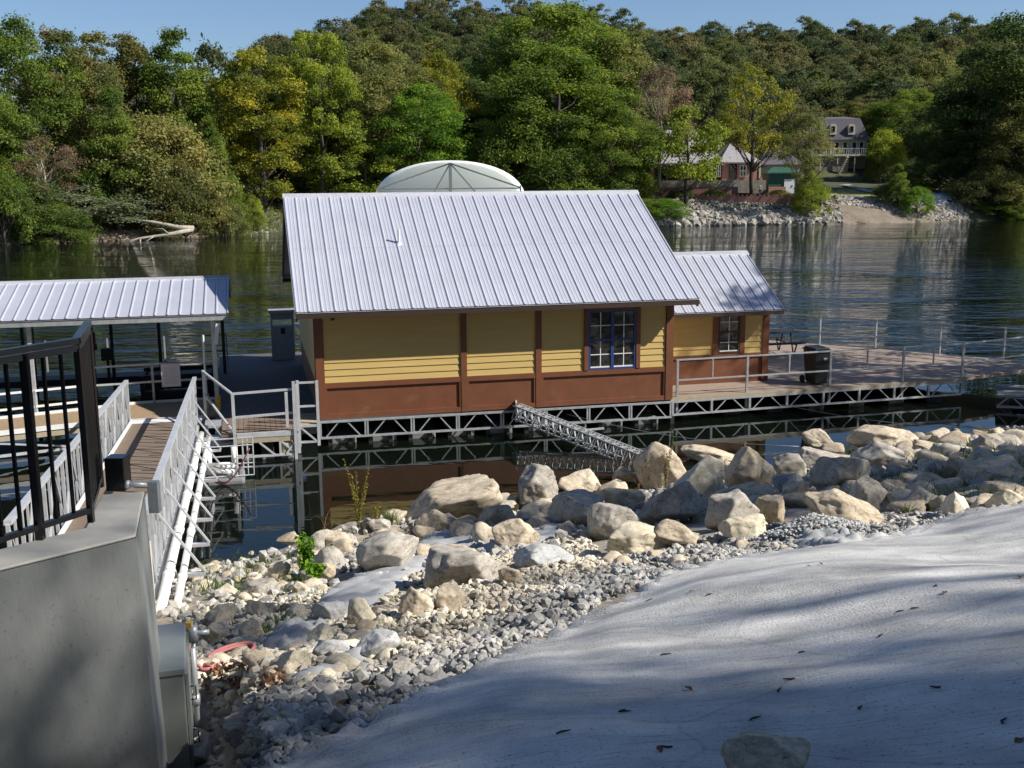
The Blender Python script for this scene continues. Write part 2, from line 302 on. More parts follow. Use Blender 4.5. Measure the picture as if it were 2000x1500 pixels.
M['rock_s'] = stonemat('cement_splattered_rock', [(0, (.22, .22, .22)), (.4, (.38, .385, .39)), (1, (.52, .53, .54))], 6, 1.0)
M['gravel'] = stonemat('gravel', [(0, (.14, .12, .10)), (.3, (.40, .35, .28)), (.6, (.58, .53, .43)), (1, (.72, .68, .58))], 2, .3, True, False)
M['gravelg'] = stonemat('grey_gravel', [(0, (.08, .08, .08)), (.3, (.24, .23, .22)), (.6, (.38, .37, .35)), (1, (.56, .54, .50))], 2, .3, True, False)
M['rip'] = stonemat('riprap_stone', [(0, (.06, .055, .05)), (.3, (.16, .15, .13)), (.6, (.27, .25, .22)), (1, (.42, .39, .35))], .6, .3, True, False)
M['soil'] = mat('gravelly_soil', (.19, .16, .125), .95, 0, .3, 7, bump=.6, bscale=22, col2=(.40, .36, .29))
M['bed'] = mat('river_bed', (.035, .034, .022), .95, 0, .3, 1.5, bump=.3, dirt=((.09, .085, .05), 4, .58))
M['grassland'] = mat('far_bank_ground', (.022, .028, .010), .95, 0, .3, .25, bump=.3, bscale=2, col2=(.06, .062, .025))

# ------------------------------------------------------------------ setting: near bank, beds, water
def grid(name, xs, ys, fn, m, smooth=True):
    X, Y = np.meshgrid(xs, ys); V = np.array([(x, y, fn(x, y)) for x, y in zip(X.ravel(), Y.ravel())]); nx, ny = len(xs), len(ys)
    i, j = np.meshgrid(np.arange(nx - 1), np.arange(ny - 1)); a = (j * nx + i).ravel()
    Fq = np.stack([a, a + 1, a + 1 + nx, a + nx], 1); me = npmesh(name, V, Fq, m, smooth); o = bpy.data.objects.new(name, me); COL.objects.link(o); tag(o, kind='structure'); return o
xs = np.concatenate([np.linspace(-60, -8, 30), np.arange(-7.8, 16, .22), np.linspace(16.5, 80, 40)])
ys = np.concatenate([np.linspace(-40, 2, 25), np.arange(2.2, 31, .22), np.linspace(31.5, 60, 18)])
grid('ground', xs, ys, lambda x, y: gz(x, y) + .04 * fnoise(x * 3, y * 3, 5), M['soil'])
me = MB().add([(-2000, -500, -3), (2000, -500, -3), (2000, 3000, -3), (-2000, 3000, -3)], [(0, 1, 2, 3)]).build('river_bed', M['bed'], origin=(0, 0, 0)); tag(me, kind='structure')

def water():
    m = bpy.data.materials.new('river_water'); m.use_nodes = True; n = m.node_tree; L = n.links; n.nodes.remove(n.nodes['Principled BSDF']); out = n.nodes['Material Output']
    ge = n.nodes.new('ShaderNodeNewGeometry'); pos = ge.outputs['Position']
    def ns(scale, stretch, det, rot=0):
        mp = n.nodes.new('ShaderNodeMapping'); mp.inputs['Scale'].default_value = stretch; mp.inputs['Rotation'].default_value = (0, 0, rot); L.new(pos, mp.inputs[0])
        t = n.nodes.new('ShaderNodeTexNoise'); t.inputs['Scale'].default_value = scale; t.inputs['Detail'].default_value = det; t.inputs['Roughness'].default_value = .55; L.new(mp.outputs[0], t.inputs['Vector']); return t.outputs['Fac']
    a = ns(1.0, (.55, 1.5, 1), 3, .2); b = ns(.35, (.5, 1.3, 1), 2, -.3); c = ns(3.2, (.6, 1.2, 1), 2, .1)
    def mul(x, k): q = n.nodes.new('ShaderNodeMath'); q.operation = 'MULTIPLY'; L.new(x, q.inputs[0]); 
    def M2(op, x, y):
        q = n.nodes.new('ShaderNodeMath'); q.operation = op
        for i, w in enumerate((x, y)):
            if isinstance(w, (int, float)): q.inputs[i].default_value = w
            else: L.new(w, q.inputs[i])
        return q.outputs[0]
    # calm lagoon inside the dock (v < 9), rippled river outside it
    dt = n.nodes.new('ShaderNodeVectorMath'); dt.operation = 'DOT_PRODUCT'; L.new(pos, dt.inputs[0]); dt.inputs[1].default_value = (-SP, CP, 0)
    v = M2('SUBTRACT', dt.outputs['Value'], -SP * HX + CP * HY)
    mr = n.nodes.new('ShaderNodeMapRange'); mr.inputs['From Min'].default_value = 3; mr.inputs['From Max'].default_value = 11; mr.inputs['To Min'].default_value = .035; mr.inputs['To Max'].default_value = 1; mr.interpolation_type = 'SMOOTHSTEP'; L.new(v, mr.inputs['Value'])
    # glassy patches far out
    gl = ns(.035, (1, 2.2, 1), 2, 0.1); gr = n.nodes.new('ShaderNodeMapRange'); gr.inputs['From Min'].default_value = .38; gr.inputs['From Max'].default_value = .6; gr.inputs['To Min'].default_value = .35; gr.inputs['To Max'].default_value = 1; L.new(gl, gr.inputs['Value'])
    far = n.nodes.new('ShaderNodeMapRange'); far.inputs['From Min'].default_value = 25; far.inputs['From Max'].default_value = 120; far.inputs['To Min'].default_value = 1; far.inputs['To Max'].default_value = .30; L.new(v, far.inputs['Value'])
    amp = M2('MULTIPLY', M2('MULTIPLY', mr.outputs[0], gr.outputs[0]), far.outputs[0])
    h = M2('ADD', M2('ADD', M2('MULTIPLY', a, .55), M2('MULTIPLY', b, .9)), M2('MULTIPLY', c, .07))
    hh = M2('MULTIPLY', h, amp)
    bp = n.nodes.new('ShaderNodeBump'); bp.inputs['Strength'].default_value = 1; bp.inputs['Distance'].default_value = .30; L.new(hh, bp.inputs['Height'])
    fr = n.nodes.new('ShaderNodeFresnel'); fr.inputs['IOR'].default_value = 1.333; L.new(bp.outputs[0], fr.inputs['Normal'])
    gly = n.nodes.new('ShaderNodeBsdfGlossy'); gly.inputs['Roughness'].default_value = .015; gly.inputs['Color'].default_value = (.95, .97, 1, 1); L.new(bp.outputs[0], gly.inputs['Normal'])
    tr = n.nodes.new('ShaderNodeBsdfTransparent'); tr.inputs['Color'].default_value = (.34, .40, .26, 1)
    df = n.nodes.new('ShaderNodeBsdfDiffuse'); df.inputs['Color'].default_value = (.006, .010, .006, 1)
    m1 = n.nodes.new('ShaderNodeMixShader'); m1.inputs[0].default_value = .5; L.new(tr.outputs[0], m1.inputs[1]); L.new(df.outputs[0], m1.inputs[2])
    m2 = n.nodes.new('ShaderNodeMixShader'); L.new(fr.outputs[0], m2.inputs[0]); L.new(m1.outputs[0], m2.inputs[1]); L.new(gly.outputs[0], m2.inputs[2]); L.new(m2.outputs[0], out.inputs[0])
    return m
M['water'] = water()
w = MB().add([(-900, 0, 0), (900, 0, 0), (900, 1500, 0), (-900, 1500, 0)], [(0, 1, 2, 3)]).build('water', M['water'], origin=(0, 0, 0)); tag(w, kind='structure')

# ------------------------------------------------------------------ far bank and hill
SH = [(-400, 60), (-90, 100), (-53.6, 115.4), (-45.2, 121.9), (-35.9, 129.1), (-28.9, 139), (0, 143), (20.6, 146.7), (41.8, 149.3), (61.1, 154.4), (75.8, 163), (130, 170), (500, 210)]
SX = [p[0] for p in SH]; SY = [p[1] for p in SH]
def shY(x): return float(np.interp(x, SX, SY))
RP = [(-300, 165), (300, 100), (560, 88), (650, 58), (700, 33), (760, 4), (900, -8), (1060, 2), (1160, 4), (1220, 28), (1300, 30), (1400, 42), (1500, 33), (1600, 28), (1760, 26), (1900, 44), (2000, 52), (2600, 90)]
RX = [(p[0] - 1000) / 2134 * 385 for p in RP]
RZ = [6.45 + 385 * math.tan(math.atan((750 + .0077 * -(p[0] - 1000) - p[1]) / 2134) - PITCH) - 11.5 for p in RP]
def fz(x, y):
    s = y - shY(x)
    if s < 0: return max(-2.8, s * .3)
    left = 1 / (1 + math.exp((x + 12) / 3))
    bank = (3.4 * min(1, s / 7) ** .8) * (1 - left) + left * (2.8 * min(1, s / 9))
    z = bank + max(0, min(s - 8, 60)) * .05
    ry = 385 + 8 * math.sin(x * .02); y0 = 205
    if y > y0:
        t = min(1, (y - y0) / (ry - y0)); rz = float(np.interp(x, RX, RZ)); z += (rz - z) * (t ** .9 * (1 - .25 * math.sin(t * math.pi) * .3))
        if y > ry: z -= (y - ry) * .15
    return z + .25 * fnoise(x * .08, y * .08)
grid('far_bank', np.concatenate([np.arange(-260, -70, 4.0), np.arange(-70, 90, 1.6), np.arange(90, 360, 4.0)]), np.concatenate([np.arange(60, 200, 1.2), np.arange(200, 560, 8)]), fz, M['grassland'])

# ------------------------------------------------------------------ foliage prototypes
rng = np.random.default_rng(7)
def leaves(C, R, n, size, seed, flat=.0, shell=.55, squash=.98):
    g = np.random.default_rng(seed); C = np.array(C); R = np.array(R); pr = R ** 2 / np.sum(R ** 2); k = g.choice(len(C), n, p=pr)
    d = g.normal(size=(n, 3)); d /= np.linalg.norm(d, axis=1)[:, None]; d[:, 2] = np.where(d[:, 2] < -.35, -d[:, 2] * .6, d[:, 2])
    rad = R[k] * (shell + (1.12 - shell) * g.random(n) ** .6) * (1 + .22 * g.normal(size=n)); P = C[k] + d * rad[:, None] * np.array([1, 1, squash])
    N = d + g.normal(size=(n, 3)) * .75 + np.array([0, 0, .35]); N /= np.linalg.norm(N, axis=1)[:, None]
    a = np.cross(N, g.normal(size=(n, 3))); a /= np.linalg.norm(a, axis=1)[:, None]; b = np.cross(N, a)
    s = size * (.6 + .8 * g.random(n))[:, None]
    V = np.stack([P - a * s * .5, P - b * s * .32 + N * s * .08, P + a * s * .55, P + b * s * .32 + N * s * .06], 1).reshape(-1, 3)
    return V, np.arange(4 * n).reshape(-1, 4)
def crown_lobes(g, h, r, z0, n, shape='round', lobe=.30):
    C = []; R = []
    for i in range(n):
        t = g.random() ** .8; 
        if shape == 'round': w = math.sqrt(max(.06, 1 - (2 * t - .9) ** 2)) 
        elif shape == 'cone': w = (1 - t) ** .7 * 1.0 + .12
        elif shape == 'bush': w = math.sqrt(max(.05, 1 - t * t))
        else: w = .55 + .45 * math.sin(t * 3.1)
        a = g.random() * 6.283; q = (.35 + .65 * g.random() ** .5) * w * r
        rr_ = lobe * r * (.6 + .7 * g.random()) * (1.0 if t < .8 else .75)
        C.append((math.cos(a) * q, math.sin(a) * q, z0 + t * (h - z0 - rr_ * .6))); R.append(rr_)
    return C, R
PROTO = {}
def tree_proto(key, h, r, z0, nl, nleaf, size, shape, seed, lobe=.30, limbs=14, twigs=0, shell=.5, trunk=True):
    g = np.random.default_rng(seed); C, R = crown_lobes(g, h, r, z0, nl, shape, lobe)
    V, Q = leaves(C, R, nleaf, size, seed + 1, shell=shell)
    crown = npmesh('crown', V, Q, None)
    mb = MB(); tr = h * .016 + .06; bend = [(g.normal() * h * .01, g.normal() * h * .01) for _ in range(6)]
    top = h * .8; pts = [(bend[i][0] * (i > 0), bend[i][1] * (i > 0), top * i / 5 - (.4 if i == 0 else 0)) for i in range(6)]
    mb.tube(pts, [tr * 1.35, tr, tr * .8, tr * .6, tr * .4, tr * .15], 8)
    idx = g.choice(len(C), min(limbs + twigs, len(C)), replace=False)
    for q, i in enumerate(idx):
        c = Vector(C[i]); zb = max(z0 * .6, c.z - r * (.5 + .5 * g.random())); zb = min(zb, top * .95); f = zb / top * 5; j = min(4, int(f)); a = Vector(pts[j]).lerp(Vector(pts[j + 1]), f - j)
        rr0 = tr * (.42 if q < limbs else .2) * (1.1 - zb / h); mid = a.lerp(c, .5) + Vector((0, 0, -.06 * r)) + Vector(g.normal(size=3) * .04 * r)
        mb.tube([a, mid, c], [rr0, rr0 * .6, rr0 * .18], 5)
        if twigs:
            for _ in range(9):
                e = c + Vector(g.normal(size=3)) * R[i] * .9; mb.tube([mid.lerp(c, g.random()), c.lerp(e, .5), e], [rr0 * .3, rr0 * .2, rr0 * .1], 3, False)
    t = npmesh('trunk', np.array(mb.v), np.array([f for f in mb.f if len(f) == 4]), None, True)
    PROTO[key] = (crown, t)
for i in range(3): tree_proto('round%d' % i, 20, 7.0, 3.0, 130, 36000, .28, 'round', 11 + i, .19)
for i in range(2): tree_proto('tall%d' % i, 22, 5.2, 2.5, 120, 30000, .28, 'col', 21 + i, .22)
for i in range(2): tree_proto('cone%d' % i, 20, 5.5, 2.0, 110, 26000, .28, 'cone', 31 + i, .21)
for i in range(2): tree_proto('thin%d' % i, 18, 6.0, 6.0, 60, 9500, .27, 'round', 41 + i, .22, 20, 14, .2)
for i in range(3): tree_proto('bush%d' % i, 6, 4.0, .1, 95, 20000, .18, 'bush', 51 + i, .22, 10, 6, .4)
for i in range(5): tree_proto('hill%d' % i, 14, 5.8, 1.0, 60, 6500, .48, 'round', 61 + i, .24, 3)
tree_proto('small0', 8, 3.2, 2.0, 46, 8000, .22, 'round', 71, .25)
for i in range(2): tree_proto('shade%d' % i, 24, 6.5, 6.0, 34, 9000, .34, 'round', 81 + i, .26, 18)
tree_proto('sparse0', 24, 6.5, 8.0, 30, 2200, .34, 'round', 91, .22, 20, 8, .2)
LM = {
 'green': leafmat('leaf_green', [(0.048, 0.082, 0.019), (0.121, 0.175, 0.032), (0.242, 0.280, 0.047)]),
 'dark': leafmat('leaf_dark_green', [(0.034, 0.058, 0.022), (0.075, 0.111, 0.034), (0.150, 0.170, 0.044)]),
 'bright': leafmat('leaf_bright_green', [(0.051, 0.106, 0.020), (0.123, 0.213, 0.029), (0.230, 0.325, 0.042)]),
 'ygreen': leafmat('leaf_yellow_green', [(0.085, 0.120, 0.023), (0.193, 0.240, 0.037), (0.363, 0.384, 0.057)]),
 'yellow': leafmat('leaf_yellow', [(0.061, 0.086, 0.020), (0.212, 0.225, 0.033), (0.482, 0.388, 0.049)]),
 'olive': leafmat('leaf_olive', [(0.060, 0.071, 0.026), (0.132, 0.137, 0.043), (0.248, 0.208, 0.067)]),
 'rust': leafmat('leaf_rust', [(0.049, 0.078, 0.026), (0.136, 0.150, 0.046), (0.295, 0.180, 0.067)]),
 'brown': leafmat('leaf_brown', [(0.095, 0.081, 0.050), (0.203, 0.150, 0.088), (0.324, 0.200, 0.142)]),
 'greyg': leafmat('leaf_grey_green', [(0.075, 0.093, 0.053), (0.149, 0.172, 0.093), (0.217, 0.245, 0.145)]),
 'khaki': leafmat('leaf_khaki', [(0.072, 0.096, 0.033), (0.171, 0.186, 0.057), (0.318, 0.276, 0.093)]),
 'hill': leafmat('leaf_hill', [(0.056, 0.079, 0.035), (0.109, 0.131, 0.045), (0.165, 0.176, 0.061)], patch=.12),
 'hillo': leafmat('leaf_hill_olive', [(0.074, 0.084, 0.039), (0.132, 0.134, 0.056), (0.215, 0.183, 0.079)], patch=.12),
 'hilld': leafmat('leaf_hill_dark', [(0.043, 0.065, 0.035), (0.081, 0.104, 0.045), (0.123, 0.140, 0.061)], patch=.12),
}
def plant_tree(proto, lm, base, h, wid, label, group=None, name='tree', cat='tree', bark='bark', rot=None, lean=0):
    cm, tm = PROTO[proto]; me_h = max(v.co.z for v in cm.vertices) if 'h' not in cm else cm['h']
    cm['h'] = me_h
    if 'r' not in cm:
        a = np.empty(len(cm.vertices) * 3); cm.vertices.foreach_get('co', a); cm['r'] = float(np.percentile(np.abs(a.reshape(-1, 3)[:, 0]), 99))
    t = bpy.data.objects.new(name, None); COL.objects.link(t); t.location = base
    t.rotation_euler = (0, lean, random.random() * 6.28 if rot is None else rot); t.scale = (wid / 2 / cm['r'], wid / 2 / cm['r'], h / me_h)
    tag(t, label, cat, group)
    for nm, me_, ml in (('trunk', tm, M[bark]), ('crown', cm, LM[lm])):
        if not me_.materials: me_.materials.append(ml)
        o = bpy.data.objects.new(nm, me_); COL.objects.link(o); o.parent = t; o.material_slots[0].link = 'OBJECT'; o.material_slots[0].material = ml
    return t
def px_tree(cx, ytop, ybase, wpx, Y, proto, lm, label, ground=True, **k):
    b = at(cx, ybase, Y); top = at(cx, ytop, Y); z = fz(b.x, Y) if ground else b.z
    return plant_tree(proto, lm, (b.x, Y, z - .1), (top.z - z) * 1.02, wpx / 2134 * Y * (1.0 if proto.startswith('thin') else 1.22), label, **k)

random.seed(5)
G1 = 'trees along the far bank'
FT = [  # px centre, py top, py base, px width, distance, proto, leaf, label
 (-30, 150, 440, 170, 118, 'round0', 'green', 'dark green tree cut off by the left picture edge'),
 (45, 28, 440, 210, 128, 'round1', 'green', 'tall green tree at the far left top of the river bank'),
 (145, 48, 430, 170, 132, 'round2', 'rust', 'rust and olive crowned tree, second tall one from the left'),
 (232, 58, 420, 140, 140, 'tall0', 'olive', 'slender olive tree behind the khaki bush, third from the left'),
 (285, 84, 420, 130, 142, 'round0', 'olive', 'dull olive tree left of the pointed green tree'),
 (232, 165, 430, 100, 126, 'cone0', 'green', 'mid green tree standing in front of the olive trees on the left'),
 (362, 52, 420, 150, 138, 'cone1', 'green', 'pointed bright green tree left of the yellow tree'),
 (425, 68, 400, 110, 185, 'hill1', 'hilld', 'dark rounded tree far behind the gap beside the yellow tree'),
 (445, 150, 400, 140, 150, 'round2', 'dark', 'dark green tree filling the gap left of the yellow tree'),
 (512, 92, 385, 150, 140, 'tall1', 'yellow', 'tall yellow tree with golden top on the left bank'),
 (560, 110, 395, 110, 152, 'tall0', 'dark', 'dark tree between the yellow tree and the tall green tree'),
 (632, 58, 385, 120, 146, 'tall0', 'ygreen', 'tall narrow green tree above the left end of the boathouse roof'),
 (690, 150, 385, 120, 158, 'round1', 'dark', 'dark green tree right of the tall narrow green one'),
 (745, 78, 385, 190, 156, 'round0', 'khaki', 'broad brownish olive tree left of the yellow topped one'),
 (862, 96, 380, 110, 162, 'round1', 'yellow', 'golden topped tree above the white arched canopy'),
 (826, 158, 380, 150, 150, 'round2', 'bright', 'vivid green tree left of and above the arched canopy'),
 (715, 280, 385, 120, 147, 'small0', 'ygreen', 'low yellow green tree over the left half of the roof ridge'),
 (935, 150, 380, 130, 165, 'tall1', 'dark', 'dark tree between the golden tree and the huge central tree'),
 (955, 235, 375, 90, 152, 'cone0', 'ygreen', 'yellowish tree just right of the arched canopy'),
 (1085, -4, 375, 260, 172, 'round1', 'green', 'huge pale limbed tree towering over the middle of the bank'),
 (1185, 60, 375, 170, 170, 'tall0', 'khaki', 'tall olive yellow tree right behind the broad central tree'),
 (1085, 85, 378, 240, 156, 'round0', 'green', 'broad green tree in front of the huge central tree'),
 (1190, 190, 378, 150, 150, 'round2', 'green', 'drooping green tree left of the bare grey tree'),
 (1010, 210, 378, 130, 150, 'bush0', 'green', 'low green tree left of the drooping one'),
 (1100, 270, 378, 160, 148, 'bush1', 'green', 'dense bushy tree behind the right part of the roof ridge'),
 (1288, 120, 378, 120, 158, 'thin0', 'brown', 'nearly bare brownish tree left of the brick house'),
 (1342, 205, 378, 122, 152, 'small0', 'ygreen', 'round yellow green tree in front of the brick house'),
 (1470, 120, 378, 150, 157, 'thin1', 'yellow', 'tall thin golden tree in front of the brick house roof'),
 (1440, 190, 372, 110, 178, 'round1', 'khaki', 'khaki tree behind the golden one and the brick house'),
 (1532, 172, 372, 110, 185, 'round2', 'hillo', 'olive tree between golden tree and the mansard house'),
 (1572, 215, 388, 110, 151, 'thin0', 'khaki', 'sparse khaki tree leaning beside the white shed door'),
 (1585, 330, 392, 60, 151, 'bush2', 'ygreen', 'leafy ivy covered bush at the foot of the sparse khaki tree'),
 (1660, 195, 345, 70, 232, 'round1', 'rust', 'orange tinted tree rising behind the mansard house'),
 (1770, 172, 350, 140, 215, 'round0', 'green', 'green tree right of the mansard house'),
 (1725, 248, 345, 70, 200, 'bush0', 'ygreen', 'small yellow green tree at the right corner of the mansard house'),
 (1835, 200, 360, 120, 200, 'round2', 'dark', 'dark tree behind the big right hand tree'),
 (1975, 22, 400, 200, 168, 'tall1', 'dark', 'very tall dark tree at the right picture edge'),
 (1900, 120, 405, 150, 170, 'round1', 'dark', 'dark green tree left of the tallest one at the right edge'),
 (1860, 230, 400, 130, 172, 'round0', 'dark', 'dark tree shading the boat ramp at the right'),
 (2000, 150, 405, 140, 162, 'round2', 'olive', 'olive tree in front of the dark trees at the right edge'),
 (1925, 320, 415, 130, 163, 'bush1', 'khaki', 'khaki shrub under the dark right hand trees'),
 (1995, 330, 412, 110, 166, 'bush2', 'olive', 'olive shrub at the right picture edge above the water'),
 (1752, 318, 400, 38, 156, 'cone0', 'green', 'narrow upright ivy clad stump tree on the right shore'),
 (1790, 362, 410, 55, 155, 'bush0', 'bright', 'small bright shrub right of the narrow upright tree'),
 (1735, 355, 402, 60, 158, 'bush2', 'dark', 'dark shrub left of the narrow upright tree'),
 (1945, 388, 422, 80, 161, 'bush0', 'green', 'low green shrub at the water line on the right'),
 (1990, 385, 420, 60, 160, 'bush1', 'green', 'low green shrub at the water line by the right edge'),
 (305, 215, 445, 230, 131, 'bush0', 'khaki', 'large rounded khaki bush above the fallen tree'),
 (360, 300, 440, 130, 128, 'bush2', 'olive', 'olive bush right of the large khaki bush'),
 (95, 262, 450, 150, 121, 'thin1', 'brown', 'bare brownish pink bush at the left'),
 (195, 350, 462, 210, 126, 'bush1', 'greyg', 'grey green willow bush hanging over the water'),
 (110, 390, 462, 120, 119, 'bush2', 'green', 'green bush left of the willow at the water'),
 (10, 330, 470, 120, 115, 'bush0', 'green', 'green bush at the lower left edge of the bank'),
 (170, 290, 445, 110, 126, 'bush1', 'green', 'green bush between the bare bush and the khaki bush'),
 (415, 225, 420, 80, 134, 'cone1', 'green', 'small green tree right of the khaki bush'),
 (425, 330, 430, 90, 133, 'bush2', 'green', 'green bush right of the fallen tree'),
 (440, 385, 440, 70, 131, 'bush0', 'khaki', 'low khaki bush by the gravelly shore'),
 (492, 375, 425, 40, 136, 'bush1', 'ygreen', 'small yellowish weedy bush on the gravelly shore'),
 (20, 250, 440, 120, 124, 'tall1', 'dark', 'dark green tree under the tall leftmost crown'),
 (595, 180, 392, 110, 160, 'round1', 'green', 'green tree behind the tall narrow one'),
 (790, 120, 380, 130, 175, 'round2', 'olive', 'olive tree behind the golden topped one'),
 (1240, 100, 372, 110, 185, 'round0', 'hillo', 'dull olive tree behind the bare grey one'),
 (1390, 110, 372, 130, 195, 'round1', 'hill', 'dark green tree behind the brick house at its left'),
 (980, 60, 375, 150, 185, 'round2', 'dark', 'dark tree behind the left side of the huge central tree'),
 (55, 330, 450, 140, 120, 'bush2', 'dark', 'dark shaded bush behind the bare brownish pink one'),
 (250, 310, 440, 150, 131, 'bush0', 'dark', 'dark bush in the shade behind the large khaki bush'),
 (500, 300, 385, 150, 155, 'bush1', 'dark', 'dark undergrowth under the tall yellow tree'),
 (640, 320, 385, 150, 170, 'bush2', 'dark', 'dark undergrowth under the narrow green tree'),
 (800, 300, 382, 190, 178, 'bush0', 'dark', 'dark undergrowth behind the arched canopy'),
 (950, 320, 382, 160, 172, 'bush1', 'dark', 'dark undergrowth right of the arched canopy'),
 (1225, 310, 378, 90, 154, 'bush2', 'green', 'green undergrowth left of the brick house'),
 (1290, 385, 428, 95, 148.5, 'bush1', 'bright', 'lush green grassy bush by the water left of the boulder revetment'),
 (1255, 385, 425, 60, 147.5, 'bush0', 'green', 'green waterside bush just right of the boathouse roof'),
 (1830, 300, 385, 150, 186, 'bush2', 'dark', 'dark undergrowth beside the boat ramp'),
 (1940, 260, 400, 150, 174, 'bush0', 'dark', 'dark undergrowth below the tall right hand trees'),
 (1620, 215, 330, 90, 228, 'hill0', 'olive', 'olive tree left of the mansard roof'),
 (1700, 180, 330, 110, 236, 'round2', 'hillo', 'grey olive tree right behind the mansard roof'),
]
for i, (cx, yt, yb, wp, Y, pr, lm, lab) in enumerate(FT):
    nm = 'bush' if pr.startswith('bush') else 'tree'
    bk = 'barkpale' if 'pale limbed' in lab or 'bare brownish' in lab else 'bark'
    px_tree(cx, yt, yb, wp, Y, pr, lm, lab, name=nm, cat='bush' if nm == 'bush' else 'tree', group=None, bark=bk)
# hill forest: each tree its own, one shared label
g = np.random.default_rng(3); k = 0
for row, Y in enumerate([212, 232, 252, 272, 292, 312, 332, 350, 366, 382]):
    x0, x1 = -.235 * Y * (1.0 if Y > 300 else .9), .475 * Y; n = 29; 
    for j in range(n):
        x = x0 + (x1 - x0) * (j + .5 + g.uniform(-.4, .4)) / n; y = Y + g.uniform(-8, 8); hh = g.uniform(10, 16)
        if y < 240 and 52 < x < 78: continue
        pr = 'hill%d' % g.integers(5); lm = ['hill', 'hillo', 'hilld', 'hill', 'hilld', 'hillo'][g.integers(6)]
        if g.random() < .05: lm = 'khaki'
        plant_tree(pr, lm, (x, y, fz(x, y) - .5), hh, g.uniform(10.5, 15), 'tree in the dense dull green wood covering the hillside', 'trees covering the hillside'); k += 1
print('hill trees', k)
# trees on the near bank right of the photographer (they shade the slope)
for (x, y, h, wd, pr, lab) in [
  (28, -8.1, 34.8, 14.4, 'round1', 'tall tree on the near bank right of the camera'),
  (35, -9.8, 36, 15, 'round2', 'tallest tree on the near bank right of the camera'),
  (28, 1.6, 23.5, 9, 'sparse0', 'lower thinly leaved tree on the near bank right of the camera'),
  (24.5, 11.6, 17.5, 8.5, 'round0', 'tree at the near water edge right of the boulders'),
  (25.5, 28.0, 18, 9.5, 'shade0', 'tree at the near bank beside the right dock walkway'),
  (20, 31.6, 11, 6, 'sparse0', 'slim tree at the near water edge beside the dock corner')]:
    plant_tree(pr, 'green', (x, y, gz(x, y) - .2), h, wd, lab)
for i in range(24):  # unseen tree belt added to block sky light and deepen the shade
    x = -52 + (i % 17) * 6.2 + (3 if i > 16 else 0) + random.uniform(-2, 2); y = random.uniform(-21, -9) - (12 if x > 12 else 0); plant_tree('hill%d' % (i % 5), 'green', (x, y, gz(x, y) - .3), random.uniform(25, 33), random.uniform(10, 13), 'unseen tree added on the near bank behind the camera to deepen shade', 'unseen trees added behind the camera to deepen shade')
for i in range(4):  # more unseen trees of the added sky-blocking belt
    x, y = [(-26, 3), (-32, 9), (-24, -6), (-36, -2)][i]; plant_tree('hill%d' % i, 'green', (x, y, gz(x, y) - .3), 18, 10, 'unseen tree added on the near bank behind the camera to deepen shade', 'unseen trees added behind the camera to deepen shade')

# ------------------------------------------------------------------ far bank features
def stones(name, pts, sizes, m, seed, flat=.7, label=None, cat=None, kind='stuff', smooth=False):
    g = np.random.default_rng(seed); n = len(pts)
    t = (1 + 5 ** .5) / 2; iv = np.array([(-1, t, 0), (1, t, 0), (-1, -t, 0), (1, -t, 0), (0, -1, t), (0, 1, t), (0, -1, -t), (0, 1, -t), (t, 0, -1), (t, 0, 1), (-t, 0, -1), (-t, 0, 1)]) / 1.9
    fi = np.array([(0, 11, 5), (0, 5, 1), (0, 1, 7), (0, 7, 10), (0, 10, 11), (1, 5, 9), (5, 11, 4), (11, 10, 2), (10, 7, 6), (7, 1, 8), (3, 9, 4), (3, 4, 2), (3, 2, 6), (3, 6, 8), (3, 8, 9), (4, 9, 5), (2, 4, 11), (6, 2, 10), (8, 6, 7), (9, 8, 1)])
    V = iv[None] * (1 + g.uniform(-.32, .22, size=(n, 12, 1))); sc = np.array(sizes)[:, None] * np.stack([g.uniform(.8, 1.35, n), g.uniform(.65, 1.05, n), g.uniform(.45, .8, n) * flat / .7], 1)
    V = V * sc[:, None, :] * .5; q = g.normal(size=(n, 3, 3)); q, _ = np.linalg.qr(np.eye(3)[None] + .45 * q)
    a = g.random(n) * 6.28; Rz = np.zeros((n, 3, 3)); Rz[:, 0, 0] = np.cos(a); Rz[:, 0, 1] = -np.sin(a); Rz[:, 1, 0] = np.sin(a); Rz[:, 1, 1] = np.cos(a); Rz[:, 2, 2] = 1
    V = np.einsum('nij,nvj->nvi', np.einsum('nij,njk->nik', Rz, q), V) + np.array(pts)[:, None, :]
    Fc = (fi[None] + 12 * np.arange(n)[:, None, None]).reshape(-1, 3); me = npmesh(name, V.reshape(-1, 3), Fc, m, smooth)
    o = bpy.data.objects.new(name, me); COL.objects.link(o); tag(o, label, cat, None, kind); return o
g = np.random.default_rng(17); P = []; Z = []
for i in range(2600):
    px = g.uniform(1262, 1640); t = g.random(); b = at(px, 400, 152); x = b.x; y = shY(x) + .1 + t * 7.5; big = t < .35
    P.append((x, y, fz(x, y) + .05)); Z.append(g.uniform(.8, 1.6) if big else g.uniform(.25, .6))
stones('riprap', P, Z, M['rip'], 3, label='grey boulder revetment under the brick terrace wall across the river', cat='riprap')
P = []; Z = []
for i in range(1500):
    px = g.uniform(1640, 1905); t = g.random(); x = at(px, 400, 155).x; tt = (px - 1640) / 265
    if 1795 < px < 1830 and t > .3: continue
    lo, hi = (4.5 - 4.5 * min(1, tt * 1.5)), (7.5 - 3.5 * tt)
    y = shY(x) + lo + t * (hi - lo); P.append((x, y, fz(x, y) + .05)); Z.append(g.uniform(.25, .75))
stones('stone_bank', P, Z, M['rip'], 4, label='pale loose stone bank right of the sandy ramp across the river', cat='stones')
P = []; Z = []
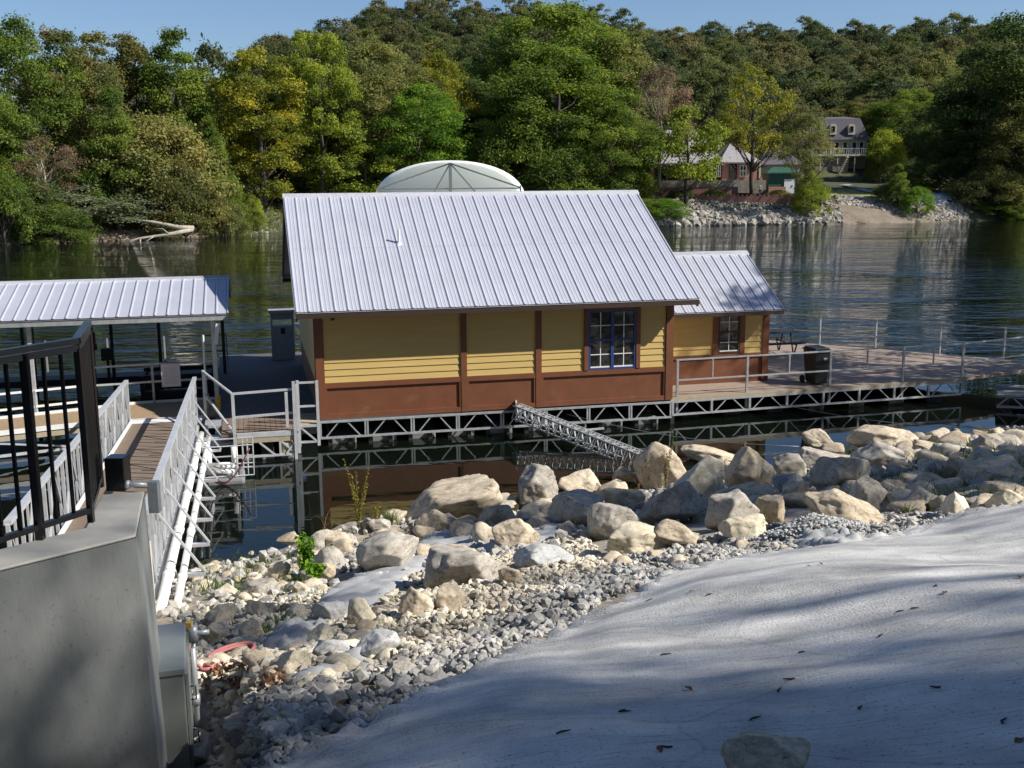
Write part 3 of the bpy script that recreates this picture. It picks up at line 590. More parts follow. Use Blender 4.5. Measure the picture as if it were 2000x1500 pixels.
for i in range(900):
    px = g.uniform(395, 600); x = at(px, 430, 133).x; y = shY(x) + g.random() ** 1.3 * 9; P.append((x, y, fz(x, y))); Z.append(g.uniform(.1, .4))
stones('shore_stones', P, Z, M['rip'], 5, label='scattered pale stones on the far shore left of the boathouse roof', cat='stones')
def patch(name, poly, m, dz, kind='structure', res=1.0):
    xs_ = [p[0] for p in poly]; ys_ = [p[1] for p in poly]; mb = MB(); x = min(xs_); n = len(poly)
    def inside(x, y):
        c = False
        for i in range(n):
            (x1, y1), (x2, y2) = poly[i], poly[(i + 1) % n]
            if (y1 > y) != (y2 > y) and x < (x2 - x1) * (y - y1) / (y2 - y1) + x1: c = not c
        return c
    while x < max(xs_):
        y = min(ys_)
        while y < max(ys_):
            if inside(x + res / 2, y + res / 2):
                mb.add([(a, b, fz(a, b) + dz) for a, b in ((x, y), (x + res, y), (x + res, y + res), (x, y + res))], [(0, 1, 2, 3)])
            y += res
        x += res
    o = mb.build(name, m); tag(o, kind=kind); return o
def fabric():
    m = M['fabric']; n = m.node_tree; L = n.links; p = n.nodes['Principled BSDF']; t = n.nodes.new('ShaderNodeBsdfTranslucent'); t.inputs[0].default_value = (.92, .94, .92, 1)
    mx = n.nodes.new('ShaderNodeMixShader'); mx.inputs[0].default_value = .62; L.new(p.outputs[0], mx.inputs[1]); L.new(t.outputs[0], mx.inputs[2]); L.new(mx.outputs[0], n.nodes['Material Output'].inputs['Surface'])
fabric()
M['lawn'] = mat('lawn', (.12, .15, .025), .95, 0, .3, .5, col2=(.22, .20, .05))
pts = lambda L: [tuple(at(px, 400, Y)[:2]) for px, Y in L]
patch('lawn', pts([(1595, 158), (1720, 158), (1730, 176), (1590, 178)]), M['lawn'], .12)
patch('sand', pts([(1600, 147.5), (1720, 149.5), (1850, 153), (1850, 160), (1700, 158), (1640, 157)]), M['sand'], .10, res=.8)
patch('boat_ramp', pts([(1795, 158), (1850, 158.6), (1870, 166), (1815, 172), (1770, 168)]), M['path'], .22)
patch('path', pts([(1640, 186), (1652, 188), (1715, 168), (1700, 167)]), M['path'], .25)
patch('bank_path', pts([(452, 158), (700, 162), (700, 163.5), (452, 160)]), M['path'], .2)
patch('mud', [(x, shY(x) + d) for x, d in ((-62, -.5), (-54, -.5), (-45, -.5), (-36, -.5), (-34, 2.5), (-45, 2.8), (-62, 2.8))], M['sand'], .1, res=.6)

def win(parent, x0, x1, y, z0, z1, frame, glassm, t=.06, cols=1, rows=2):
    f = MB(); f.box(x0 - t, x0, y - .06, y, z0 - t, z1 + t).box(x1, x1 + t, y - .06, y, z0 - t, z1 + t).box(x0, x1, y - .06, y, z0 - t, z0).box(x0, x1, y - .06, y, z1, z1 + t)
    for i in range(1, cols + 1):
        if cols > 1 and i < cols: xx = x0 + (x1 - x0) * i / cols; f.box(xx - t / 2, xx + t / 2, y - .05, y - .003, z0, z1)
    for i in range(1, rows): zz = z0 + (z1 - z0) * i / rows; f.box(x0, x1, y - .045, y - .006, zz - t / 2, zz + t / 2)
    o = f.build('window', frame, parent); p = MB().box(x0, x1, y - .02, y + .01, z0, z1).build('pane', glassm, o); return o
def hip(mb, x0, x1, y0, y1, z0, z1, inset, e=.4):
    vs = [(x0 - e, y0 - e, z0), (x1 + e, y0 - e, z0), (x1 + e, y1 + e, z0), (x0 - e, y1 + e, z0), (x0 + inset, (y0 + y1) / 2, z1), (x1 - inset, (y0 + y1) / 2, z1)]
    mb.add(vs, [(0, 1, 5, 4), (1, 2, 5), (2, 3, 4, 5), (3, 0, 4), (3, 2, 1, 0)]); mb.box(x0 - e, x1 + e, y0 - e, y1 + e, z0 - .18, z0 - .003)
# low grass and weeds over the far bank
g = np.random.default_rng(23); GC = []; GR = []
for i in range(2600):
    x = g.uniform(-75, 85); s = g.uniform(.8, 34) if x < 14 or x > 72 else g.uniform(9.5, 34); y = shY(x) + s
    if 46 < x < 66 and g.random() < .8: continue
    GC.append((x, y, fz(x, y) + .02)); GR.append(g.uniform(.35, .9))
V, Q = leaves(GC, GR, 30000, .20, 24, shell=.3, squash=.45)
def far_cover(name, V, Q, m, label):
    me_ = npmesh(name, V, Q, m); o_ = bpy.data.objects.new(name, me_); COL.objects.link(o_); tag(o_, label, 'ground cover', None, 'stuff')
far_cover('ground_cover', V, Q, LM['olive'], 'low weeds and rough grass covering the far bank under the trees')
GC = []; GR = []
for i in range(500):
    px = g.uniform(395, 640); x = at(px, 430, 133).x; y = shY(x) + g.uniform(.6, 11); GC.append((x, y, fz(x, y))); GR.append(g.uniform(.25, .7))
V, Q = leaves(GC, GR, 9000, .17, 25, shell=.3, squash=.6); far_cover('shore_weeds', V, Q, LM['ygreen'], 'yellow green weeds on the far shore left of the boathouse roof')
for i, px in enumerate((1330, 1395, 1520)):
    px_tree(px, 368, 384, 46, 155.6, 'bush%d' % (i % 3), ['dark', 'green', 'rust'][i], ['dark low hedge bush behind the terrace wall at its left', 'green low hedge bush behind the middle of the terrace wall', 'rusty low bush behind the right part of the terrace wall'][i], name='bush', cat='bush')
# brick house
b0 = at(1270, 352, 166); b1 = at(1400, 352, 166); b2 = at(1478, 352, 162); gl = 4.6
hz = at(1400, 352, 164).z; ez = at(1400, 320, 164).z
t = thing('brick_house', 'pink brick house with grey hipped roofs across the river', 'house', (b0.x, 166, hz))
MB().box(b0.x, b1.x, 166, 178, hz - 1.5, ez).box(b1.x + .01, b2.x, 162, 177, hz - 1.5, ez).build('wall', M['brick'], t)
r = MB(); hip(r, b0.x, b1.x + .5, 166, 178, ez + .2, at(1300, 254, 172).z, 3.0, .7); rf = r.build('roof', M['shingle'], t)
r = MB(); hip(r, b1.x, b2.x, 162, 177, ez + .21, at(1430, 276, 169).z, 2.7, .6); r.build('roof', M['shingle'], t)
MB().box(b1.x + 1, b1.x + 1.6, 171, 171.6, ez + 2, ez + 5).build('chimney', M['cream'], rf)
for px0, px1 in ((1280, 1300), (1306, 1322)): win(t, at(px0, 340, 166).x, at(px1, 340, 166).x, 165.99, hz + .2, hz + 2.2, M['dbrown'], M['glass'], .1)
for px0, px1 in ((1400, 1406), (1446, 1456)): win(t, at(px0, 340, 162).x, at(px1, 340, 162).x, 161.99, at(1400, 344, 162).z, at(1400, 324, 162).z, M['white'], M['glass'], .12, 2)
win(t, at(1425, 340, 162).x, at(1438, 340, 162).x, 161.99, hz + .1, hz + 2.2, M['dbrown'], M['glass'], .1)
MB().box(at(1385, 350, 163).x, at(1388, 350, 163).x, 161.4, 161.7, hz - .2, ez).build('porch_post', M['cream'], t)
MB().box(at(1477, 350, 163).x, at(1480, 350, 163).x, 161.2, 161.5, hz - .2, ez).build('porch_post', M['cream'], t)
MB().box(at(1268, 350, 160).x, at(1492, 350, 160).x, 158.5, 161.9, hz - 1.8, hz - .02).build('patio', M['stonew'], t)
# hedge, terrace wall, low wall by shed
P0 = [(1318, 380, 156), (1380, 383, 154), (1600, 384, 153.5), (1604, 400, 151.6)]
t = thing('terrace_wall', 'pink brick terrace wall with scalloped blocks above the boulder revetment', 'wall', tuple(at(1318, 392, 156)))
mb = MB(); sc = MB()
for i in range(3):
    a = at(*P0[i]); b = at(*P0[i + 1]); a.z = min(a.z, 4.4); n = 26 if i == 1 else 8
    for j in range(n):
        p = a.lerp(b, j / n); q = a.lerp(b, (j + .6) / n); sc.obox((p + q) / 2 + Vector((0, 0, .12)), (q - p) / 2, (0, .17, 0), (0, 0, .12))
    d = (b - a); mb.obox((a + b) / 2 - Vector((0, 0, .45)), d / 2, (0, .16, 0), (0, 0, .45))
mb.build('wall', M['redbrick'], t); sc.build('coping', M['redbrick'], t)
w0 = at(1255, 372, 157); w1 = at(1440, 370, 158)
t = MB().box(w0.x, w1.x, 157.5, 157.8, 2.8, at(1300, 366, 157).z).build('garden_wall', M['redbrick']); tag(t, 'long red brick garden wall below the brick house patio', 'wall')
w0 = at(1498, 380, 159); w1 = at(1531, 380, 159)
t = MB().box(w0.x, w1.x, 158, 158.4, w0.z - 1, at(1500, 365, 158).z).build('planter_wall', M['brick']); tag(t, 'short salmon brick wall left of the white shed door', 'wall')
# green shed
s0 = at(1500, 378, 161); s1 = at(1556, 378, 161)
t = thing('shed', 'small green shed with a white door under a green awning', 'shed', (s0.x, 161, s0.z))
MB().box(s0.x, s1.x, 161, 165, s0.z - .5, at(1500, 338, 161).z).build('wall', M['green'], t)
r = MB(); hip(r, s0.x, s1.x, 161, 165, at(1500, 337, 161).z, at(1500, 326, 161).z, 1, .4); r.build('roof', M['green'], t)
d = MB().box(at(1531, 370, 161).x, at(1551, 370, 161).x, 160.9, 160.98, s0.z + .0, at(1540, 350, 161).z).build('door', M['white'], t); MB().box(at(1546, 370, 161).x, at(1547, 370, 161).x, 160.84, 160.9, s0.z + .9, s0.z + 1.2).build('handle', M['dkmetal'], d)
# garage with grey roof
a = at(1484, 335, 176); b = at(1562, 335, 176)
t = thing('garage', 'low grey roofed garage between the brick house and the mansard house', 'garage', (a.x, 176, a.z))
MB().box(a.x, b.x, 176, 184, a.z - 2, at(1500, 322, 176).z).build('wall', M['stucco'], t)
r = MB(); hip(r, a.x, b.x, 176, 184, at(1500, 321, 176).z, at(1500, 288, 180).z, 2, .5); r.build('roof', M['shingled'], t)
# mansard house
Y = 212; a = at(1560, 300, Y); b = at(1692, 300, Y); zb = at(1620, 348, Y).z; zw = at(1620, 302, Y).z; ze = at(1620, 273, Y).z; zt = at(1620, 226, Y).z
t = thing('mansard_house', 'two storey house with grey mansard roof, dormers and a raised deck', 'house', (a.x, Y, zb))
MB().box(a.x, b.x, Y, Y + 10, zb - 3, ze).build('wall', M['stucco'], t)
r = MB(); x0, x1 = a.x - .4, b.x + .4; k = 1.5
r.add([(x0, Y - .4, ze), (x1, Y - .4, ze), (x1, Y + 10.4, ze), (x0, Y + 10.4, ze), (x0 + k, Y + k - .4, zt - .5), (x1 - k, Y + k - .4, zt - .5), (x1 - k, Y + 10.4 - k, zt - .5), (x0 + k, Y + 10.4 - k, zt - .5), ((x0 + x1) / 2 - 4, Y + 5, zt), ((x0 + x1) / 2 + 4, Y + 5, zt)],
 [(0, 1, 5, 4), (1, 2, 6, 5), (2, 3, 7, 6), (3, 0, 4, 7), (4, 5, 9, 8), (5, 6, 9), (6, 7, 8, 9), (7, 4, 8), (3, 2, 1, 0)]); r.build('roof', M['shingled'], t)
for px in (1578, 1627, 1663):
    c = at(px, 250, Y); zl, zh = at(px, 263, Y).z, at(px, 243, Y).z; w_ = .62
    poly = [(-w_, zl), (w_, zl), (w_, zh - .4)] + [(w_ * math.cos(q), zh - .4 + .5 * math.sin(q)) for q in np.linspace(.3, math.pi - .3, 6)] + [(-w_, zh - .4)]
    n = len(poly); vs = [(c.x + p[0], Y - .35, p[1]) for p in poly] + [(c.x + p[0], Y + 1.6, p[1]) for p in poly]
    dm = MB().add(vs, [tuple(range(n)), tuple(range(n, 2 * n))[::-1]] + [(i, n + i, n + (i + 1) % n, (i + 1) % n) for i in range(n)]).build('dormer', M['cream'], t)
    MB().box(c.x - .28, c.x + .28, Y - .42, Y - .36, zl + .5, zh - .35).build('pane', M['glass'], dm)
for px in (1602, 1618, 1634, 1650, 1668, 1682): win(t, at(px, 290, Y).x - .35, at(px, 290, Y).x + .35, Y - .01, zw + .1, ze - .5, M['cream'], M['glass'], .12)
MB().box(a.x, at(1700, 300, Y).x, Y - 3, Y - .01, zw - .35, zw).build('deck', M['cream'], t)
rl = MB(); 
for i in range(34): xx = a.x + (b.x + .6 - a.x) * i / 33; rl.box(xx - .03, xx + .03, Y - 2.95, Y - 2.9, zw, zw + .95)
rl.box(a.x, b.x + .6, Y - 3, Y - 2.88, zw + .95, zw + 1.03).build('railing', M['alu'], t)
for i in range(5): xx = a.x + .2 + (b.x - a.x) * i / 4; MB().box(xx - .1, xx + .1, Y - 2.9, Y - 2.7, zb - 3, zw - .35).build('deck_post', M['cream'], t)
MB().box(a.x, at(1650, 300, Y).x, Y - 2.5, Y - .02, zb - 3, zw - .4).build('stone_base', M['stonew'], t)
st = MB(); q0 = at(1656, 305, Y - 3.4); q1 = at(1632, 350, Y - 3.4)
for i in range(10): p = q0.lerp(q1, (i + .5) / 10); st.box(p.x - .2, p.x + .2, Y - 4.2, Y - 3.05, p.z - .1, p.z)
st.bar(q0, q1, .1, .35); st.build('staircase', M['cream'], t)
# dark house in the shade
a = at(1716, 350, 205); b = at(1772, 350, 205)
t = thing('shaded_house', 'low house with dark roof half hidden in the shade of trees on the right', 'house', (a.x, 205, a.z))
MB().box(a.x, b.x, 205, 212, a.z - 2, at(1740, 318, 205).z).build('wall', M['brick'], t)
r = MB(); hip(r, a.x, b.x, 205, 212, at(1740, 317, 205).z, at(1740, 302, 205).z, 2, .5); r.build('roof', M['shingled'], t)
# fallen tree
P = lambda px, py, Y: at(px, py, Y)
t = thing('fallen_tree', 'pale forked fallen tree lying on the left far shore', 'tree', tuple(at(370, 450, 123.0)))
MB().tube([P(378, 446, 123.5), P(350, 444, 122.6), P(300, 434, 122.0), P(250, 428, 122.0)], [.30, .24, .17, .06], 8).build('trunk', M['barkpale'], t, True)
MB().tube([P(376, 448, 123.4), P(340, 456, 122.0), P(300, 462, 121.6), P(270, 466, 121.0), P(232, 480, 120.0)], [.26, .22, .16, .12, .05], 8).tube([P(275, 465, 121.2), P(272, 479, 120.5)], [.09, .04], 6).tube([P(330, 457, 121.8), P(318, 447, 121.5), P(296, 446, 121.4)], [.08, .05, .02], 5).tube([P(300, 462, 121.5), P(288, 470, 121), P(280, 468, 121)], [.07, .04, .02], 5).build('limb', M['barkpale'], t, True)
# person on the terrace
pb = at(1484, 384, 155.4); pt = at(1484, 359, 155.4); hp = 1.72
t = thing('person', 'person in a teal shirt and dark trousers standing behind the terrace wall', 'person', (pb.x, 155.4, pt.z - hp))
def person_mesh(name, nodes, edges, m, parent):
    me_ = bpy.data.meshes.new(name); me_.from_pydata([n[:3] for n in nodes], edges, []); me_.materials.append(m)
    o = bpy.data.objects.new(name, me_); COL.objects.link(o); o.parent = parent; o.modifiers.new('skin', 'SKIN')
    if me_.skin_vertices:
        for i, nd in enumerate(nodes): me_.skin_vertices[0].data[i].radius = (nd[3], nd[3] * .8)
        me_.skin_vertices[0].data[0].use_root = True
    s = o.modifiers.new('sub', 'SUBSURF'); s.levels = 1; s.render_levels = 2; return o
nb = [(0, 0, .95, .14), (0, 0, 1.2, .13), (0, 0, 1.4, .15), (0, 0, 1.5, .06), (0, -.01, 1.62, .1), (.2, 0, 1.4, .06), (.26, -.03, 1.12, .045), (.22, -.16, .92, .035), (-.2, 0, 1.4, .06), (-.26, -.03, 1.12, .045), (-.22, -.16, .92, .035), (.1, 0, .85, .1), (.12, 0, .48, .065), (.12, .02, .08, .045), (.12, -.12, .04, .04), (-.1, 0, .85, .1), (-.12, 0, .48, .065), (-.12, .02, .08, .045), (-.12, -.12, .04, .04)]
eb = [(0, 1), (1, 2), (2, 3), (3, 4), (2, 5), (5, 6), (6, 7), (2, 8), (8, 9), (9, 10), (0, 11), (11, 12), (12, 13), (13, 14), (0, 15), (15, 16), (16, 17), (17, 18)]
body = person_mesh('body', nb, eb, M['skin'], t)
person_mesh('shirt', [(0, 0, .98, .16), (0, 0, 1.2, .15), (0, 0, 1.41, .165), (.2, 0, 1.4, .08), (.25, -.02, 1.2, .065), (-.2, 0, 1.4, .08), (-.25, -.02, 1.2, .065)], [(0, 1), (1, 2), (2, 3), (3, 4), (2, 5), (5, 6)], M['teal'], t)
person_mesh('trousers', [(0, 0, .97, .155), (.1, 0, .84, .115), (.12, 0, .48, .085), (.12, .02, .1, .07), (-.1, 0, .84, .115), (-.12, 0, .48, .085), (-.12, .02, .1, .07)], [(0, 1), (1, 2), (2, 3), (0, 4), (4, 5), (5, 6)], M['trouser'], t)
MB().tube([(0, .01, 1.66), (0, .01, 1.74)], [.105, .06], 8).build('hair', M['twig']).parent = t
bpy.data.objects['hair'].location = (0, .01, 1.64)

# ------------------------------------------------------------------ docks (house frame: u along the house front, v away from the camera)
def truss(mb, u0, u1, v, zt, zb, n, w=.05):
    mb.bar((u0, v, zt), (u1, v, zt), w, w); mb.bar((u0, v, zb), (u1, v, zb), w, w); L_ = (u1 - u0) / n
    for i in range(n):
        a = u0 + i * L_; b = a + L_
        mb.bar((a + .03, v, zb), (a + .03, v, zt), w * .8); mb.bar((b - .03, v, zb), (b - .03, v, zt), w * .8)
        mb.bar((a + L_ * .12, v + .004, zb), (a + L_ * .42, v + .004, zt), w * .6); mb.bar((b - L_ * .12, v + .004, zb), (b - L_ * .42, v + .004, zt), w * .6)
def floats(parent, u0, u1, v0, v1, n, zt=.2, gap=.38, m='float'):
    L_ = (u1 - u0) / n
    for i in range(n):
        a = u0 + i * L_ + L_ * gap * .5; b = u0 + (i + 1) * L_ - L_ * gap * .5
        MB().box(a, b, v0, v1, -.25, zt).build('float', M[m], parent, bevel=.03)
def rail(parent, pts, h, posts=True, w=.045, mids=(.45,), z=DZ, extra=None, m='galvl', postw=.06, drop=0.0):
    for hh in (h,) + tuple(h * q for q in mids):
        mb = MB()
        for a, b in zip(pts[:-1], pts[1:]): mb.bar((a[0], a[1], z + hh), (b[0], b[1], z + hh), w, w)
        mb.build('rail', M[m], parent)
    if posts:
        for p in pts: MB().bar((p[0], p[1], z - drop), (p[0], p[1], z + h + .02), postw, postw).build('post', M['galv'], parent)
D1 = thing('floating_dock', 'long floating dock with open steel truss edge carrying the yellow boathouse', 'dock', (0, 0, 0), True)
poly = [(-2.4, .95), (-.05, .95), (-.05, -.06), (9.3, -.06), (9.36, .2), (18.5, .62), (20.0, 1.0), (22.5, 1.6), (21.7, 3.2), (16.5, 9.0), (9.0, 11.0), (-2.6, 11.0)]
def deckpoly(name, poly, z1, th, m, parent): return MB().prism(poly, z1 - th, z1).build(name, M[m], parent)
deckpoly('deck', [(9.22, .03), (9.36, .2), (18.5, .62), (20.0, 1.0), (22.5, 1.6), (21.7, 3.2), (16.5, 9.0), (9.22, 11.0)], DZ, .08, 'deck', D1)
deckpoly('deck', [(-2.4, .95), (-.05, .95), (-.05, -.04), (9.215, .03), (9.215, 11.0), (-2.6, 11.0)], DZ - .002, .08, 'deckgrey', D1)
tr = MB(); truss(tr, 0, 9.2, -.06, .6, .2, 8); tr.build('truss', M['galv'], D1)
tr = MB(); n = 8
for i in range(n):   # right part follows the slightly slanted edge
    a = Vector((9.3 + (18.4 - 9.3) * i / n, .19 + .42 * i / n, 0)); b = Vector((9.3 + (18.4 - 9.3) * (i + 1) / n, .19 + .42 * (i + 1) / n, 0)); q = lambda t, z: tuple(a.lerp(b, t) + Vector((0, -.03, z)))
    tr.bar(q(0, .55), q(1, .55), .05).bar(q(0, .2), q(1, .2), .05).bar(q(.02, .2), q(.02, .55), .06).bar(q(.1, .2), q(.42, .55), .03).bar(q(.9, .2), q(.56, .55), .03)
tr.build('truss', M['galv'], D1)
fl = MB().bar((9.3, .16, .61), (18.5, .59, .61), .04, .1).build('edge_board', M['tanwood'], D1)
floats(D1, .1, 9.1, .12, 3.0, 9, .17)
floats(D1, 9.4, 18.2, .6, 3.4, 7, .17, .6, 'rubber')
for i in range(19): u = .2 + i * .5; MB().box(u, u + .1, -.02, .1, -.3, .19).build('gap_shade_bar', M['rubber'], D1)  # black bars added to stand in for shaded gaps between the floats
MB().box(-2.4, 18, 3.4, 10.6, -.2, .5).build('underframe', M['rubber'], D1)
e = MB().box(-2.4, 0, .93, .97, .1, .58).build('edge_beam', M['galv'], D1)

# boathouse
B = thing('boathouse', 'yellow clapboard boathouse with brown trim and large white metal roof', 'building', (0, 0, DZ), True)
WL, WD, WH = 9.2, 8.4, 2.98
def siding(mb, u0, u1, v, z0, z1, step=.165, face=-1, th=.02):
    z = z0
    while z < z1 - .01:
        zz = min(z + step, z1)
        mb.add([(u0, v + face * .024, z), (u1, v + face * .024, z), (u1, v + face * .006, zz), (u0, v + face * .006, zz), (u0, v, z), (u1, v, z), (u1, v, zz), (u0, v, zz)], [(0, 1, 2, 3), (4, 0, 3, 7), (1, 5, 6, 2), (0, 4, 5, 1)])
        z = zz
def siding_u(mb, v0, v1, u, z0, z1, step=.165, face=1):
    z = z0
    while z < z1 - .01:
        zz = min(z + step, z1)
        mb.add([(u + face * .024, v0, z), (u + face * .024, v1, z), (u + face * .006, v1, zz), (u + face * .006, v0, zz), (u, v0, z), (u, v1, z)], [(0, 1, 2, 3), (0, 4, 5, 1)])
        z = zz
MB().box(0.01, WL - .01, .01, WD, DZ, 3.5).build('core_wall', M['brown'], B)
sd_ = MB()
for u0, u1, z0 in ((.18, 3.57, 1.56), (3.71, 5.51, 1.56), (5.65, 6.79, 1.56), (8.31, 9.02, 1.56), (6.79, 8.31, 3.22)): siding(sd_, u0, u1, .01, z0, 3.5)
siding_u(sd_, 0, WD, WL, 1.56, 3.5); siding_u(sd_, 0, WD, 0, 1.56, 3.5, face=-1)
sd_.build('siding', M['yellow'], B)
gb = MB()
for uu_ in (0.0, WL): gb.add([(uu_, 0, 3.5), (uu_, WD, 3.5), (uu_, 4.2, 5.75), (uu_ + (.02 if uu_ else -.02), 0, 3.5), (uu_ + (.02 if uu_ else -.02), WD, 3.5), (uu_ + (.02 if uu_ else -.02), 4.2, 5.75)], [(0, 1, 2), (3, 5, 4), (0, 3, 4, 1), (1, 4, 5, 2), (2, 5, 3, 0)])
gb.build('gable', M['yellow'], B)
MB().box(-.03, .17, -.045, .01, DZ, 3.42).box(-.045, 0, 0, .2, DZ, 3.42).build('corner_board', M['brown'], B)
MB().box(9.03, 9.23, -.045, .01, DZ, 3.42).box(9.2, 9.245, 0, .2, DZ, 3.42).build('corner_board', M['brown'], B)
for uc in (3.64, 5.58): MB().box(uc - .075, uc + .075, -.04, .01, DZ, 3.42).build('batten', M['brown'], B)
tm = MB()
for a, b in ((.17, 3.565), (3.715, 5.505), (5.655, 9.03)):
    tm.box(a, b, -.032, .01, 1.43, 1.56).box(a, b, -.03, .01, DZ, DZ + .12).box(a, a + .05, -.027, .01, DZ + .12, 1.43).box(b - .05, b, -.027, .01, DZ + .12, 1.43)
tm.build('lower_trim', M['brown'], B)
wf = MB()
wf.box(6.79, 6.9, -.05, .01, 1.56, 3.22).box(8.2, 8.31, -.05, .01, 1.56, 3.22).box(6.9, 8.2, -.052, .01, 3.1, 3.22)
W1 = wf.build('window', M['brown'], B)
bf = MB(); bf.box(6.9, 6.96, -.035, .02, 1.56, 3.1).box(8.14, 8.2, -.035, .02, 1.56, 3.1).box(7.51, 7.59, -.037, .02, 1.56, 3.1).box(6.96, 7.51, -.033, .02, 1.56, 1.61).box(7.59, 8.14, -.033, .02, 1.56, 1.61).box(6.96, 7.51, -.033, .02, 2.3, 2.36).box(7.59, 8.14, -.033, .02, 2.3, 2.36).box(6.96, 7.51, -.033, .02, 3.05, 3.1).box(7.59, 8.14, -.033, .02, 3.05, 3.1)
bf.build('sash', M['blue'], W1)
mu = MB()
for a, b in ((6.96, 7.51), (7.59, 8.14)):
    for z0, z1 in ((1.61, 2.3), (2.36, 3.05)):
        c = (a + b) / 2; zc = (z0 + z1) / 2; mu.box(c - .011, c + .011, -.012, .002, z0, z1).box(a, c - .011, -.012, .002, zc - .011, zc + .011).box(c + .011, b, -.012, .002, zc - .011, zc + .011)
    mu.box(a, b, -.02, .003, 1.61, 1.645)
mu.build('muntins', M['white'], W1)
MB().box(6.96, 7.51, -.004, .012, 1.61, 3.05).box(7.59, 8.14, -.004, .012, 1.61, 3.05).build('pane', M['glass'], W1)
MB().tube([(.42, -.06, 3.15), (.42, -.01, 3.15)], .055, 12).tube([(.42, -.1, 3.15), (.42, -.06, 3.15)], .03, 10).build('wall_lamp', M['dkmetal'], B)
# roof with ribs
def ribbed_roof(parent, u0, u1, ve, ze, vr, zr, vb, zb, pitch=.305, rib=.022, cap=True, name='roof', minor=True, ribmat='seam'):
    mb = MB(); mb.add([(u0, ve, ze), (u1, ve, ze), (u1, vr, zr), (u0, vr, zr), (u1, vb, zb), (u0, vb, zb)], [(0, 1, 2, 3), (3, 2, 4, 5)])
    mb.add([(u0, ve, ze - .03), (u1, ve, ze - .03), (u1, vr, zr - .03), (u0, vr, zr - .03), (u1, vb, zb - .03), (u0, vb, zb - .03)], [(3, 2, 1, 0), (5, 4, 2, 3)])
    R_ = mb.build(name, M['roof'], parent)
    d = Vector((0, vr - ve, zr - ze)); nrm = Vector((0, -(zr - ze), vr - ve)).normalized(); d2 = Vector((0, vb - vr, zb - zr)); n2 = Vector((0, -(zb - zr), vb - vr)).normalized()
    rb = MB(); sm = MB(); n = int(round((u1 - u0) / pitch)); pt_ = (u1 - u0) / n
    for i in range(n + 1):
        u = u0 + i * pt_; u = min(max(u, u0 + .02), u1 - .02)
        for a, dd, nn in ((Vector((u, ve, ze)), d, nrm), (Vector((u, vr, zr)), d2, n2)):
            b = a + dd; prof = [(-.032, 0.001), (-.012, rib), (.012, rib), (.032, 0.001)]
            vs = [a + Vector((p, 0, 0)) + nn * q for p, q in prof] + [b + Vector((p, 0, 0)) + nn * q for p, q in prof]
            rb.add(vs, [(k_, k_ + 1, k_ + 5, k_ + 4) for k_ in range(3)] + [(3, 2, 1, 0)])
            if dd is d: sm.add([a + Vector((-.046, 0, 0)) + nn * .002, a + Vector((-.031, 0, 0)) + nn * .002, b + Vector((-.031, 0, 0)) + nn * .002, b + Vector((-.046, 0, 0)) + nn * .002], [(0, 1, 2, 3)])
        if minor and i < n:
            for f_ in (.36, .66):
                uu2 = u0 + (i + f_) * pt_; a = Vector((uu2, ve, ze)); b = a + d; prof = [(-.02, .001), (0, .008), (.02, .001)]
                vs = [a + Vector((p, 0, 0)) + nrm * q for p, q in prof] + [b + Vector((p, 0, 0)) + nrm * q for p, q in prof]; rb.add(vs, [(0, 1, 4, 3), (1, 2, 5, 4)])
    lp = MB(); mid = Vector((0, ve, ze)) + d * .5 + nrm * .004; lp.add([mid + Vector((u0, 0, 0)), mid + Vector((u1, 0, 0)), mid + Vector((u1, 0, 0)) + d.normalized() * .012, mid + Vector((u0, 0, 0)) + d.normalized() * .012], [(0, 1, 2, 3)]); 
    if minor: lp.build('sheet_lap', M['galv'], R_)
    rb.build('rib', M['roof'], R_); sm.build('seam', M[ribmat], R_)
    if cap:
        c = MB(); a = Vector((0, vr, zr)); pl = [a - d.normalized() * .16 + nrm * .03, a + Vector((0, 0, .045)), a + d2.normalized() * .16 + n2 * .03]
        c.add([Vector((u0 - .03, 0, 0)) + p for p in pl] + [Vector((u1 + .03, 0, 0)) + p for p in pl], [(0, 3, 4, 1), (1, 4, 5, 2)])
        q = [p - Vector((0, 0, .03)) for p in pl]; c.add([Vector((u0 - .03, 0, 0)) + p for p in q + pl] + [Vector((u1 + .03, 0, 0)) + p for p in q + pl], [(0, 3, 9, 6), (2, 8, 11, 5), (0, 1, 4, 3), (1, 2, 5, 4), (9, 3, 4, 10), (10, 4, 5, 11)])
        c.build('ridge_cap', M['roofcap'], R_)
    return R_
UE0, UE1 = -.468, 9.69
R1 = ribbed_roof(B, UE0, UE1, -.62, 3.39, 4.2, 6.04, 8.9, 3.418)
fc = MB().box(UE0, UE1, -.61, -.57, 3.23, 3.355).box(UE0, UE1, 8.85, 8.89, 3.26, 3.385)
for u in (UE0 + .02, UE1 - .02):
    fc.bar((u, -.57, 3.25), (u, 4.2, 5.91), .04, .17).bar((u, 8.85, 3.31), (u, 4.2, 5.91), .04, .17)
fc.build('fascia', M['dbrown'], B)
MB().box(UE0 + .04, UE1 - .04, -.57, -.046, 3.315, 3.335).build('soffit', M['dbrown'], B)
MB().tube([(2.35, 1.95, 4.78), (2.35, 1.95, 5.16)], .035, 10).tube([(2.35, 1.95, 4.74), (2.35, 1.95, 4.84)], [.09, .04], 10).build('vent_pipe', M['white'], R1)
